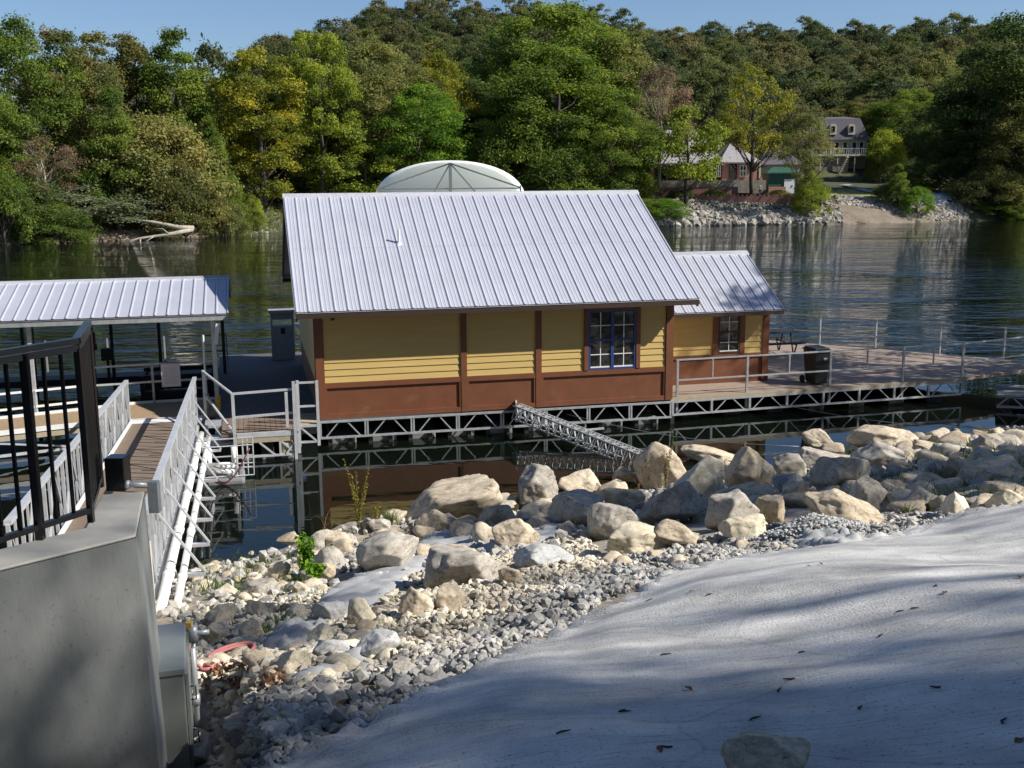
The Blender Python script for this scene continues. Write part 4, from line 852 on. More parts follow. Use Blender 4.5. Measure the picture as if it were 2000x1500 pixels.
# annex
A = thing('annex_shed', 'small yellow annex hut with white metal roof beside the boathouse', 'building', (9.25, 1.8, DZ), True)
MB().box(9.25, 12.84, 1.81, 5.9, DZ, 2.75).build('core_wall', M['brown'], A)
sd_ = MB(); siding(sd_, 9.25, 11.15, 1.81, 1.5, 2.8); siding(sd_, 12.12, 12.68, 1.81, 1.5, 2.8); siding_u(sd_, 1.9, 5.9, 12.84, 1.5, 2.8); sd_.build('siding', M['yellow'], A)
gbm = MB().add([(12.84, 1.8, 2.75), (12.84, 5.9, 2.75), (12.84, 3.85, 3.95), (12.86, 1.8, 2.75), (12.86, 5.9, 2.75), (12.86, 3.85, 3.95)], [(0, 1, 2), (3, 5, 4), (0, 3, 4, 1), (1, 4, 5, 2), (2, 5, 3, 0)]).build('gable', M['yellow'], A)
MB().box(12.68, 12.87, 1.76, 1.81, DZ, 2.75).box(12.84, 12.88, 1.81, 1.98, DZ, 2.75).box(9.25, 12.68, 1.77, 1.81, 1.4, 1.5).box(11.15, 11.3, 1.762, 1.81, 1.5, 2.75).box(11.98, 12.12, 1.762, 1.81, 1.5, 2.75).build('trim', M['brown'], A)
ww = MB().box(11.3, 11.36, 1.77, 1.81, 1.52, 2.72).box(11.92, 11.98, 1.77, 1.81, 1.52, 2.72).box(11.36, 11.92, 1.77, 1.81, 2.1, 2.15).box(11.36, 11.92, 1.77, 1.81, 1.52, 1.57).build('window', M['dbrown'], A)
MB().box(11.36, 11.92, 1.795, 1.812, 1.57, 2.72).build('pane', M['glass'], ww)
MB().box(11.63, 11.65, 1.785, 1.794, 1.57, 2.72).box(11.36, 11.63, 1.785, 1.794, 2.4, 2.42).box(11.65, 11.92, 1.785, 1.794, 2.4, 2.42).box(11.36, 11.63, 1.785, 1.794, 1.82, 1.84).box(11.65, 11.92, 1.785, 1.794, 1.82, 1.84).box(11.36, 11.92, 1.78, 1.792, 1.57, 1.60).build('muntins', M['white'], ww)
ribbed_roof(A, 9.24, 13.07, 1.3, 2.78, 3.85, 4.22, 6.4, 2.78)
MB().box(9.26, 13.07, 1.31, 1.34, 2.64, 2.745).bar((13.05, 1.34, 2.70), (13.05, 3.85, 4.11), .04, .15).bar((13.05, 6.36, 2.70), (13.05, 3.85, 4.11), .04, .15).build('fascia', M['dbrown'], A)

# right deck railing, picnic table, bin
RR = thing('dock_railing', 'galvanised front railing of the right hand deck', 'railing', (9.5, .3, DZ), True)
fr = [(9.48, .26), (11.54, .35), (14.11, .48), (16.46, .58), (18.45, .66)]
rail(RR, fr + [(22.4, 1.7)], 1.0, w=.038, postw=.06, drop=.45, m='galv')  # darker metal on the right deck rails puts shade into their colour
for a, b in zip(fr[:-1], fr[1:]):
    if a[0] > 9: MB().bar(((a[0] + b[0]) / 2, (a[1] + b[1]) / 2, DZ + .45), ((a[0] + b[0]) / 2, (a[1] + b[1]) / 2, DZ + 1), .035).build('baluster', M['galv'], RR)
RB = thing('dock_railing', 'thin back railing of the right hand deck along the open river', 'railing', (16.5, 8.8, DZ), True)
rail(RB, [(13.4, 9.7), (16.4, 8.95), (17.7, 7.5), (19.0, 6.1), (20.4, 4.55), (21.7, 3.1), (24.5, .0)], 1.0, w=.028, postw=.045, m='galv')
T = thing('picnic_table', 'dark metal picnic table with benches on the deck behind the annex', 'table', (15.0, 6.0, DZ), True)
tu0, tu1, tv = 13.9, 16.0, 6.2
MB().box(tu0, tu1, tv - .38, tv + .38, DZ + .72, DZ + .77).build('tabletop', M['dkmetal'], T)
for s in (-1, 1): MB().box(tu0, tu1, tv + s * .72 - .14, tv + s * .72 + .14, DZ + .42, DZ + .46).build('bench', M['dkmetal'], T)
for u in (tu0 + .25, tu1 - .25):
    MB().tube([(u, tv - .72, DZ + .42), (u, tv - .62, DZ + .2), (u, tv - .55, DZ + .02)], .025, 6).tube([(u, tv + .72, DZ + .42), (u, tv + .62, DZ + .2), (u, tv + .55, DZ + .02)], .025, 6).tube([(u, tv - .72, DZ + .38), (u, tv, DZ + .34), (u, tv + .72, DZ + .38)], .022, 6).tube([(u, tv - .25, DZ + .72), (u, tv - .5, DZ + .02)], .025, 6).tube([(u, tv + .25, DZ + .72), (u, tv + .5, DZ + .02)], .025, 6).build('leg', M['dkmetal'], T)
T = thing('trash_bin', 'dark wheeled trash bin standing behind the front railing of the right deck', 'bin', (13.75, 1.05, DZ), True)
bu, bv = 13.98, 1.0
mb = MB(); q = [(bu - .2, bv - .27, DZ + .04), (bu + .2, bv - .27, DZ + .04), (bu + .2, bv + .27, DZ + .04), (bu - .2, bv + .27, DZ + .04), (bu - .25, bv - .34, DZ + .95), (bu + .25, bv - .34, DZ + .95), (bu + .25, bv + .36, DZ + .95), (bu - .25, bv + .36, DZ + .95)]
mb.add(q, [(3, 2, 1, 0), (4, 5, 6, 7), (0, 1, 5, 4), (1, 2, 6, 5), (2, 3, 7, 6), (3, 0, 4, 7)]).build('body', M['bin'], T, bevel=.03)
MB().box(bu - .27, bu + .27, bv - .37, bv + .39, DZ + .95, DZ + 1.0).box(bu - .23, bu + .23, bv - .3, bv + .34, DZ + 1.0, DZ + 1.05).build('lid', M['bin'], T, bevel=.02)
for s in (-1, 1): MB().tube([(bu + s * .27, bv + .25, DZ + .11), (bu + s * .33, bv + .25, DZ + .11)], .11, 12).build('wheel', M['rubber'], T)
MB().box(bu + .02, bu + .12, bv - .348, bv - .338, DZ + .72, DZ + .78).build('sticker', M['galvl'], T)

# lower walkway at the far right
K = thing('shore_walkway', 'low dark truss walkway running from the deck corner to the right edge', 'walkway', (19, .3, 0), True)
a, b = Vector((19.0, -.2, .42)), Vector((25.5, -5.0, .75)); sd2 = (b - a).cross(Vector((0, 0, 1))).normalized() * .75
MB().obox((a + b) / 2, (b - a) / 2, sd2, (0, 0, .03)).build('deck', M['deckgrey'], K)
for s in (-1, 1):
    tb = MB(); p, q = a + sd2 * s, b + sd2 * s; dz = Vector((0, 0, .32)); tb.bar(p, q, .06).bar(p - dz, q - dz, .06)
    for i in range(12): x = p.lerp(q, i / 12); y = p.lerp(q, (i + .5) / 12); z = p.lerp(q, (i + 1) / 12); tb.bar(x - dz, y, .035).bar(y, z - dz, .035)
    tb.build('truss', M['galv'], K)
for i in range(4): c = a.lerp(b, (i + .5) / 4); MB().obox((c.x, c.y, -.02), (.5, -.35, 0), (.3, .45, 0), (0, 0, .14)).build('float', M['rubber'], K)

# arched canopy behind
C = thing('arched_canopy', 'white fabric arched boat canopy behind the boathouse roof', 'canopy', (5.56, 12, 0), True); C.rotation_euler = (0, 0, .06)
cu, ca = 5.56, 2.66
arc = lambda t, a, h, z0: (cu - a * math.cos(t), z0 + h * math.sin(t))
pts_ = [(cu - ca, 3.4), (cu - ca, 5.2)] + [(cu - ca * math.copysign(abs(math.cos(t)) ** .95, math.cos(t)), 5.72 + 1.36 * math.sin(t) ** .95) for t in np.linspace(.02, math.pi - .02, 29)] + [(cu + ca, 5.2), (cu + ca, 3.4)]
n = len(pts_); vs = []
for v in (12.0, 17.0): vs += [(p[0], v, p[1]) for p in pts_]
sh = MB().add(vs, [(i, i + 1, n + i + 1, n + i) for i in range(n - 1)])
sh.build('cover', M['fabric'], C, True)
ep = MB(); vs = [(cu + (p[0] - cu) * .95, 12.45, p[1] - .07) for p in pts_] + [(cu + (p[0] - cu) * .95, 12.48, p[1] - .07) for p in pts_]
ep.add(vs, [tuple(range(n)), tuple(range(2 * n - 1, n - 1, -1))]).build('end_panel', M['fabric'], C)
fm = MB(); v = 12.12; top = (cu + .02, v, 6.98)
fm.bar((cu + .02, v, 3.4), top, .11)
fm.bar(top, (cu - 2.5, v, 6.12), .05).bar(top, (cu + 2.5, v, 6.12), .05).bar((cu - 2.5, v, 6.1), (cu + 2.5, v, 6.1), .045).bar((cu - 2.5, v, 3.4), (cu - 2.5, v, 6.2), .06).bar((cu + 2.5, v, 3.4), (cu + 2.5, v, 6.2), .06)
fm.bar(top, (cu - 1.5, v, 4.4), .05).bar(top, (cu + 2.1, v, 4.6), .05).bar((cu - 2.5, v, 6.05), (cu - .2, v, 5.4), .05).bar((cu - 2.5, v, 3.4), (cu + 2.5, v, 3.4), .07)
fm.build('frame', M['cabinet'], C)
for uu_ in (cu - 2.55, cu + 2.55):
    for v in (12.1, 15.5, 18.9): MB().bar((uu_, v, .4), (uu_, v, 3.6), .1).build('post', M['galv'], C)
MB().box(cu - 3.1, cu + 3.1, 11.9, 13.0, .35, .6).box(cu - 3.1, cu - 2.3, 13, 19.4, .35, .6).box(cu + 2.3, cu + 3.1, 13, 19.4, .35, .6).build('dock_deck', M['deckgrey'], C)
for uu_ in (cu - 2.7, cu + 2.7): MB().box(uu_ - .3, uu_ + .3, 12.2, 19.2, -.3, .34).build('float', M['rubber'], C)

# fuel dispenser kiosk, flower basket stand
T = thing('fuel_kiosk', 'grey dispenser cabinet with open top standing on the dock left of the boathouse', 'dispenser', (-.52, 9.6, DZ), True)
ku, kv = -.52, 9.7
MB().box(ku - .31, ku + .31, kv - .2, kv + .2, DZ, DZ + 1.12).build('cabinet', M['kiosk'], T)
MB().box(ku - .37, ku - .31, kv - .22, kv + .22, DZ, DZ + 1.55).box(ku + .31, ku + .37, kv - .22, kv + .22, DZ, DZ + 1.55).box(ku - .31, ku + .31, kv - .2, kv - .17, DZ + 1.33, DZ + 1.55).build('frame', M['kiosk'], T)
MB().box(ku - .43, ku + .41, kv - .28, kv + .28, DZ + 1.55, DZ + 1.63).build('canopy', M['galv'], T)
MB().box(ku - .06, ku + .08, kv - .215, kv - .2, DZ + .85, DZ + 1.05).build('nozzle', M['dkmetal'], T)

# left covered dock
LD = thing('covered_dock', 'covered boat dock on the left with ribbed white metal roof', 'dock', (-7, 2.6, 0), True)
ribbed_roof(LD, -13.2, -2.05, 2.2, 3.10, 5.0, 3.80, 7.8, 3.10, pitch=.305 * 1.0, rib=.03, minor=False)
MB().box(-13.2, -2.06, 2.22, 2.27, 2.93, 3.06).box(-13.2, -2.06, 7.72, 7.77, 2.93, 3.06).bar((-2.08, 2.24, 2.99), (-2.08, 5, 3.7), .05, .12).bar((-2.08, 7.76, 2.99), (-2.08, 5, 3.7), .05, .12).build('fascia', M['galv'], LD)
for u, v in ((-2.47, 2.5), (-6.9, 2.5), (-11.4, 2.5)): MB().box(u - .05, u + .05, v - .05, v + .05, DZ - .4, 3.06).build('post', M['galvl'], LD)
for u, v in ((-2.35, 7.4), (-4.2, 7.4), (-5.55, 7.4), (-6.1, 7.4), (-8.0, 7.4), (-7.3, 5.0), (-9.4, 7.4)): MB().box(u - .045, u + .045, v - .045, v + .045, 0, 3.06).build('post', M['dkmetal'], LD)
tb = MB()
for u in (-2.4, -4.6, -6.9, -9.2, -11.4): tb.bar((u, 2.4, 3.0), (u, 7.6, 3.0), .06).bar((u, 5, 3.0), (u, 5, 3.7), .05)
tb.build('roof_truss', M['dkmetal'], LD)
deckpoly('deck', [(-7.6, .55), (-5.7, 1.1), (-4.55, 1.12), (-2.75, 1.1), (-2.42, 1.3), (-2.42, 3.3), (-4.6, 3.2), (-5.9, 2.75), (-7.9, 2.1), (-14, .3), (-14, -1.2)], DZ, .06, 'tan', LD)
def strip(pts, w, h, z, m, name, parent):
    mb = MB()
    for a, b in zip(pts[:-1], pts[1:]): mb.bar((a[0], a[1], z), (b[0], b[1], z), w, h)
    return mb.build(name, M[m], parent)
fe = [(-14, -1.23), (-7.6, .52), (-5.7, 1.07), (-4.55, 1.09), (-2.75, 1.07)]
strip(fe, .06, .11, DZ - .02, 'alu', 'edge_trim', LD); strip([(p[0], p[1] + .02) for p in fe], .05, .13, DZ - .16, 'tanwood', 'edge_board', LD)
strip([(-14, .3), (-7.9, 2.1), (-5.9, 2.75), (-4.6, 3.2), (-2.42, 3.3)], .06, .07, DZ + .03, 'alu', 'toe_board', LD)
tr = MB()
for a, b in zip(fe[:-2], fe[1:-1]):
    a, b = Vector((*a, 0)), Vector((*b, 0)); m_ = max(1, int((b - a).length / 1.1)); dz = .42
    tr.bar(a + Vector((0, .05, .08)), b + Vector((0, .05, .08)), .06)
    for i in range(m_): p, q = a.lerp(b, i / m_), a.lerp(b, (i + 1) / m_); o_ = Vector((0, .05, 0)); tr.bar(p + o_ + Vector((0, 0, .08)), p + o_ + Vector((0, 0, .42)), .05).bar(p + o_ + Vector((0, 0, .42)), q + o_ + Vector((0, 0, .08)), .04)
tr.build('truss', M['galvl'], LD)
MB().prism([(-13, -.6), (-7.5, .8), (-2.6, 1.3), (-2.6, 3.0), (-7.5, 2.0), (-13, .2)], -.3, .05).build('float', M['rubber'], LD)
rl = thing('dock_railing', 'railing at the back of the tan walkway under the left dock roof', 'railing', (-4.5, 3.25, DZ), True)
rail(rl, [(-2.45, 3.3), (-4.1, 3.22), (-5.55, 3.05)], 1.05, w=.045, mids=(.55,), postw=.06)
rl = thing('dock_railing', 'long low railing further left behind the black fence', 'railing', (-7.5, 2.2, DZ), True)
rail(rl, [(-5.75, 2.85), (-6.9, 2.45), (-8.0, 2.1), (-10.5, 1.35), (-13, .6)], .62, w=.05, mids=(.35,), postw=.06, m='alu')
rl = thing('dock_railing', 'distant thin railing on the open river side of the left dock', 'railing', (-6, 7.9, DZ), True)
rail(rl, [(-2.3, 9.2), (-4.2, 9.2), (-5.9, 9.2), (-7.7, 9.2), (-10, 9.2)], .95, w=.03, postw=.05, m='dkmetal')
bd = MB().box(-10, -2.35, 8.3, 9.3, .35, .55).build('back_walk', M['dkmetal'], LD)
T = thing('notice_board', 'white notice board hung on the railing under the left dock roof', 'sign', (-3.55, 3.0, DZ + .45), True)
MB().box(-3.5, -3.46, 2.99, 3.25, DZ + .9, DZ + .94).build('hook', M['galv'], T)
su, sv = -3.62, 3.0
MB().box(su - .24, su + .24, sv - .02, sv + .01, DZ + .46, DZ + 1.07).build('board', M['sign'], T)
tx = MB()
rgs = random.Random(3)
for i in range(13): tx.box(su - .18, su - .18 + .36 * rgs.uniform(.7, 1), sv - .024, sv - .021, DZ + .98 - i * .036, DZ + .988 - i * .036)
tx.build('print', M['signink'], T)
T = thing('light_fixture', 'white tube light hanging by the corner post of the left dock roof', 'lamp', (-2.3, 2.45, 2.3), True)
MB().bar((-2.33, 2.3, 2.85), (-2.42, 2.25, 2.3), .1, .05).build('tube', M['white'], T); MB().bar((-2.45, 2.5, 2.9), (-2.33, 2.32, 2.85), .03).build('bracket', M['galv'], T)
T = thing('boat_lift', 'black steel boat lift frame floating under the left roof', 'boat lift', (-3.9, 6.5, 0), True)
lf = MB()
for v in (5.6, 7.0): lf.bar((-4.6, v, .95), (-2.7, v, .95), .1, .12).bar((-4.6, v, .45), (-2.7, v, .45), .12, .2)
for u in (-4.6, -4.2, -2.75): lf.bar((u, 5.6, .1), (u, 5.6, 1.0), .12).bar((u, 7, .1), (u, 7, 1.0), .12).bar((u, 5.6, .9), (u, 7.0, .9), .08)
lf.build('frame', M['dkmetal'], T); MB().box(-4.6, -2.7, 6.1, 6.6, .0, .4).build('tank', M['rubber'], T)
T = thing('life_vest', 'dark red vest hanging on a post under the left roof', 'life vest', (-6.1, 7.3, 1.7), True)
MB().box(-6.3, -5.95, 7.2, 7.33, 1.55, 1.75).box(-6.27, -5.98, 7.18, 7.33, 1.75, 2.1).box(-6.2, -6.05, 7.2, 7.33, 2.1, 2.25).build('vest', M['red'], T, bevel=.04)
T = thing('dock_box', 'small dark box on a stand beside the red vest', 'box', (-5.6, 7.3, 1.0), True)
MB().box(-5.85, -5.5, 7.15, 7.4, 1.25, 1.6).build('box', M['dkmetal'], T); MB().box(-5.72, -5.64, 7.22, 7.3, DZ - .1, 1.25).build('stand', M['dkmetal'], T)
# poles with yellow pads
for (u, v, lab) in ((-2.72, 2.3, 'slim white pole with yellow pad left of the dock corner post'), (-2.42, 1.9, 'yellow padded pole foot beside the steps')):
    T = thing('padded_pole', lab, 'pole', (u, v, DZ), True)
    if lab.startswith('slim'): MB().tube([(u, v, DZ), (u, v, 2.55)], .03, 8).build('pole', M['alu'], T)
    else: MB().tube([(u, v, DZ - .3), (u, v, DZ + .5)], .03, 8).build('pole', M['galv'], T)
    MB().box(u - .06, u + .06, v - .06, v + .06, DZ - .15, DZ + .36).build('pad', M['yellowpad'], T, bevel=.02)

# landing platform between gangway and boathouse
PL = thing('landing_platform', 'plank landing platform on a truss between gangway and boathouse', 'platform', (-1.3, -.2, 0), True)
pk = MB(); 
for i in range(14): u = -2.3 + i * .126; pk.box(u, u + .118, -1.1, .9, DZ - .06, DZ - .01)
pk.build('planks', M['plank'], PL)
MB().box(-1.95, -.62, -1.16, -1.1, DZ - .09, DZ + .02).build('edge_trim', M['galvl'], PL); MB().box(-1.95, -.62, -1.15, -1.1, DZ - .22, DZ - .09).build('edge_board', M['tanwood'], PL)
tr = MB(); tr.bar((-2.0, -1.14, .12), (-.62, -1.14, .12), .05).bar((-1.45, -1.14, .44), (-1.1, -1.14, .12), .04).bar((-.98, -1.13, .12), (-.98, -1.13, .44), .05).bar((-.95, -1.14, .44), (-.7, -1.14, .2), .04).bar((-.62, -1.14, .44), (-.85, -1.16, .14), .035)
tr.build('truss', M['galvl'], PL)
MB().bar((-.5, -.35, .6), (-.02, -.35, .6), .06).bar((-.5, -.35, .2), (-.02, -.35, .2), .05).bar((-.48, -.36, .58), (-.1, -.36, .22), .04).build('truss', M['galvl'], PL)
MB().box(-.6, -.05, -.3, .9, DZ - .1, DZ - .012).build('side_deck', M['tanwood'], PL)
for a in (-1.95, -1.5, -1.05): MB().box(a + .08, a + .38, -1.0, .7, -.25, .1).build('float', M['float'], PL, bevel=.03)
MB().box(-2.0, -.65, -.8, .8, -.3, .0).build('keel', M['rubber'], PL)
MB().box(-.95, -.68, -1.13, -.9, .1, .42).build('bumper', M['tanwood'], PL, bevel=.05)
RL2 = thing('platform_railing', 'galvanised railing and gate posts around the small plank platform', 'railing', (-1.3, -1.1, DZ), True)
for hz_ in (.98, .42): MB().bar((-1.98, -1.12, DZ + hz_ - .02), (-.66, -1.12, DZ + hz_ + .02), .05).build('rail', M['galvl'], RL2)
for a, b in (((-2.72, 1.2, DZ + 1.12), (-2.0, -1.12, DZ + .95)), ((-2.72, 1.2, DZ + .55), (-2.0, -1.12, DZ + .02)), ((-.5, -.35, DZ + 1.0), (-.03, -.35, DZ + 1.0)), ((-.5, -.35, DZ + .42), (-.03, -.35, DZ + .42))): MB().bar(a, b, .045).build('rail', M['galvl'], RL2)
for (u, v, z0, z1) in ((-2.0, -1.12, .1, 1.64), (-.62, -1.16, -.02, 1.85), (-.54, -1.0, .1, 1.75), (-.5, -.35, .1, 1.72), (-.04, -.35, .1, 1.7), (-2.72, 1.2, .5, 1.82), (-.78, -.6, .6, 1.5)):
    MB().box(u - .035, u + .035, v - .035, v + .035, z0, z1).build('post', M['galvl'], RL2)
ST = thing('steps', 'two grey metal steps from the walkway down beside the pump float', 'steps', (-2.4, .2, 0), True)
MB().box(-2.72, -2.2, .1, .9, .58, .63).box(-2.55, -2.05, -.9, .05, .38, .43).bar((-2.7, .9, .6), (-2.6, -1.1, .3), .05, .12).build('treads', M['galv'], ST)
MB().bar((-2.7, .1, 0), (-2.7, .1, .6), .05).bar((-2.4, .1, 0), (-2.4, .1, .6), .05).bar((-2.05, -.9, 0), (-2.05, -.9, .4), .05).build('legs', M['galv'], ST)

# gangway
GW = thing('gangway', 'long aluminium gangway with truss side rails and brown deck', 'gangway', (-3.7, -6, 1.1), True)
GU0, GU1, GV0, GV1 = -4.47, -2.90, -12.9, .55
gzv = lambda v: .70 + (.55 - v) * .0495
def gp(u, v, dz): return (u, v, gzv(v) + dz)
mb = MB(); n = 60
for i in range(n):
    v0 = GV0 + (GV1 - GV0) * i / n; v1 = GV0 + (GV1 - GV0) * (i + 1) / n - .012
    mb.add([gp(GU0 + .06, v0, 0), gp(GU1 - .06, v0, 0), gp(GU1 - .06, v1, 0), gp(GU0 + .06, v1, 0), gp(GU0 + .06, v0, -.04), gp(GU1 - .06, v0, -.04), gp(GU1 - .06, v1, -.04), gp(GU0 + .06, v1, -.04)], [(0, 1, 2, 3), (0, 4, 5, 1), (2, 6, 7, 3), (7, 6, 5, 4)])
mb.build('deck', M['plank'], GW)
for u, s in ((GU0, 1), (GU1, -1)):
    r_ = MB(); r_.bar(gp(u, GV0, 1.05), gp(u, GV1, 1.05), .09, .06).bar(gp(u, GV0, -.16), gp(u, GV1, -.16), .08, .1)
    n = 17; L_ = (GV1 - GV0) / n
    for i in range(n + 1):
        v = GV0 + i * L_; r_.bar(gp(u, v, -.16), gp(u, v, 1.03), .045, .045)
        if i < n:
            r_.bar(gp(u, v, -.14), gp(u, v + L_, 1.02), .03, .03) if i % 2 else r_.bar(gp(u, v, 1.02), gp(u, v + L_, -.14), .03, .03)
            r_.bar(gp(u, v + L_ / 2, -.16), gp(u, v + L_ / 2, 1.03), .03, .03)
    r_.build('side_rail', M['galvl'], GW)
    MB().bar(gp(u + s * .05, GV0, .06), gp(u + s * .05, GV1, .06), .012, .12).build('kick_plate', M['alu'], GW)
for i, v in enumerate(np.linspace(-11.6, -1.0, 8)):
    b_ = MB(); b_.bar(gp(GU1, v, -.2), gp(GU1 + .62, v, -.2), .08, .05).bar(gp(GU1 + .62, v, -.18), gp(GU1 + .03, v, .72), .06, .025); b_.build('outrigger', M['galvl'], GW)
for i in range(10): v = GV0 + 1 + i * 1.3; MB().bar(gp(GU0, v, -.12), gp(GU1, v, -.12), .06, .08).build('crossbeam', M['galv'], GW)
MB().box(GU0 - .1, GU1 + .1, .5, .98, DZ + .0, DZ + .035).build('end_plate', M['alu'], GW)
MB().box(GU0 - .05, GU0 + .03, .5, .6, DZ, DZ + 1.1).build('end_post', M['galvl'], GW)
for (uo, dz, r0, lab) in ((.15, -.08, .070, 'thick white drain pipe lying along the outside of the gangway'), (.33, -.12, .052, 'thinner white drain pipe outermost beside the gangway')):
    T = thing('drain_pipe', lab, 'pipe', (GU1 + uo, -6, 1.0), True)
    MB().tube([gp(GU1 + uo, v, dz) for v in np.linspace(-14.2, -1.0 if r0 > .06 else -1.4, 9)], r0, 12).build('pipe', M['pvc'], T, True)
    for v in np.linspace(-12, -2.5, 5): MB().tube([gp(GU1 + uo, v, dz), gp(GU1 + uo, v + .12, dz)], r0 + .012, 12).build('coupling', M['pvc'], T, True)
# gangway shore support (small concrete seat)
c = H(-3.7, -13.3, 0); t = MB().box(-4.8, -2.5, -14.2, -12.75, -.2, gzv(-13) - .24).build('gangway_footing', M['wallconc'], house=True); tag(t, 'concrete footing under the shore end of the gangway', 'footing')
t = MB().box(-2.95, -2.83, -14.6, -13.05, .8, 2.1).build('end_sheet', M['cream'], house=True); tag(t, 'upright pale metal sheet at the shore end of the gangway', 'panel')

# pump float
PF = thing('pump_float', 'white pipe pump assembly in a wire cage on a grey float below the steps', 'pump', (-2.2, -2.7, 0), True)
MB().box(-2.62, -1.8, -3.0, -2.1, -.2, .12).build('float', M['float'], PF, bevel=.06)
pv = MB(); z1 = .62
pv.tube([(-2.55, -2.6, .15), (-2.55, -2.6, z1 + .1)], .07, 10).tube([(-2.55, -2.6, .32), (-2.0, -2.6, .32)], .075, 10).tube([(-2.0, -2.6, .25), (-2.0, -2.6, z1 + .12)], .07, 10).tube([(-2.55, -2.62, .2), (-2.02, -2.62, .18)], .06, 10).tube([(-2.64, -2.2, gzv(-2) - .1), (-2.6, -2.4, .62), (-2.55, -2.6, .5)], .075, 10)
pv.build('pipework', M['pvc'], PF, True)
cg = MB()
for u in (-2.65, -1.95, -1.82, -1.72, -1.6):
    for v in (-2.9, -2.2): cg.tube([(u, v, .15), (u, v, .82)], .012, 5)
for z in (.15, .42, .82):
    cg.tube([(-2.65, -2.9, z), (-1.6, -2.9, z), (-1.6, -2.2, z), (-2.65, -2.2, z), (-2.65, -2.9, z)], .016, 5)
cg.bar((-2.6, -2.92, .42), (-1.95, -2.92, .14), .035).build('cage', M['galvl'], PF)
T = thing('hose', 'dark red hose sagging in a loop from the pump cage', 'hose', (-2.2, -3.0, 0), True)
MB().tube([(-2.62 + .95 * t, -3.02, .78 - .72 * math.sin(math.pi * (t ** .8)) - (0 if t < .9 else 0)) for t in np.linspace(0, 1, 22)], .016, 8).build('tube', M['dhose'], T, True)

# stiff arm to the shore
pa = H(4.95, -.15, .62); pbb = at(1258, 902, 24.2); pa, pbb = Vector(pa), Vector(pbb)
T = thing('stiff_arm', 'galvanised box truss arm bracing the dock against the bank', 'truss arm', tuple(pbb))
d = (pbb - pa); sdv = d.cross(Vector((0, 0, 1))).normalized() * .13; upv = sdv.cross(d).normalized() * .17
ta = MB()
for s1 in (-1, 1):
    for s2 in (-1, 1): ta.bar(pa + sdv * s1 + upv * s2, pbb + sdv * s1 + upv * s2, .035)
n = 17
for i in range(n):
    p, q, m_ = pa + d * (i / n), pa + d * ((i + 1) / n), pa + d * ((i + .5) / n)
    for s1 in (-1, 1): ta.bar(p + sdv * s1 - upv, m_ + sdv * s1 + upv, .022).bar(m_ + sdv * s1 + upv, q + sdv * s1 - upv, .022)
    ta.bar(p - sdv + upv, m_ + sdv + upv, .02).bar(m_ + sdv + upv, q - sdv + upv, .02).bar(m_ + sdv + upv, m_ - sdv + upv, .028)
ta.build('frame', M['galv'], T); MB().obox(pa, (.02, 0, 0), (0, .2, 0), (0, 0, .25)).build('hinge', M['galvl'], T)
mid_ = pa.lerp(pbb, .58); MB().bar(mid_ + Vector((-.05, .1, .2)), mid_ + Vector((.42, .18, .22)), .05, .04).build('tie', M['galvl'], T)
for (a, b, lab) in ((H(6.3, -.1, .45), atz(1560, 872, .35), 'thin mooring cable from under the window to the boulders'), (H(12.5, .2, .3), atz(1990, 838, .3), 'thin mooring cable low over the water on the right')):
    a, b = Vector(a), Vector(b); mb = MB().tube([a.lerp(b, t) - Vector((0, 0, .18 * math.sin(math.pi * t))) for t in np.linspace(0, 1, 9)], .007, 5); tag(mb.build('mooring_cable', M['galv'], smooth=True), lab, 'cable')

# ------------------------------------------------------------------ near left: retaining wall, black fence, cabinet
WT = 4.35
Wt = thing('retaining_wall', 'L shaped concrete retaining wall in the left foreground', 'wall', (-2.5, 6.3, 3))
A0, A1 = Vector((-3.9, 4.70, 0)), Vector((-2.28, 6.32, 0)); dA = (A1 - A0).normalized(); nA = Vector((-dA.y, dA.x, 0)) * .27
A2 = Vector((-2.54, 7.27, 0)); dB = (A2 - A1).normalized(); nB = Vector((-dB.y, dB.x, 0)) * .28
inner = Vector((-2.64, 6.47, 0)); outl = [A0, A1, A2, A2 + nB, inner, A0 + nA]
def offs(p, k): return p + Vector((.05, -.02, 0)) * k
NZ = 8; mb = MB(); n = len(outl); vs = []
for j in range(NZ):
    z = WT - .02 - (WT - .02 - 1.6) * j / (NZ - 1); 
    for i, p in enumerate(outl): q = offs(p, (WT - z) / 1.8) if i in (0, 1, 2) else p; vs.append((q.x, q.y, z))
mb.add(vs, [(j * n + i, j * n + (i + 1) % n, (j + 1) * n + (i + 1) % n, (j + 1) * n + i) for j in range(NZ - 1) for i in range(n)][:])
mb.f = [f[::-1] for f in mb.f]; mb.build('wall', M['wallconc'], Wt)
cp = MB(); ins = [p for p in outl]; c0 = sum(outl, Vector((0, 0, 0))) / n
def insetp(p, k): return p + ((inner.lerp(A1, .5) - p) * 0) + Vector((0, 0, 0))
cp.prism([(p.x, p.y) for p in outl], WT - .02, WT + .0); cp.build('wall_top', M['capconc'], Wt, bevel=.012)
FN = thing('black_fence', 'glossy black picket fence turning a corner on the concrete wall', 'fence', (-2.64, 6.56, WT))
fc0 = Vector((-2.645, 6.58, 0)); fl = Vector((-2.93, 6.06, 0)); fdir = (fl - fc0).normalized(); fe_ = fc0 + fdir * 2.0; fb = Vector((-2.88, 7.38, 0))
zt, zb_ = 5.50, 4.43
up = Vector((0, 0, 1))
for a, b, w_ in ((fc0, fe_, .05), (fc0, fb, .05)):
    r_ = MB(); r_.bar(a + up * (zt - .0), b + up * (zt - .0), w_, .035).bar(a + up * (zt - .045), b + up * (zt - .045), .03, .04); r_.build('top_rail', M['black'], FN)
    MB().bar(a + up * zb_, b + up * zb_, .035, .035).build('bottom_rail', M['black'], FN)
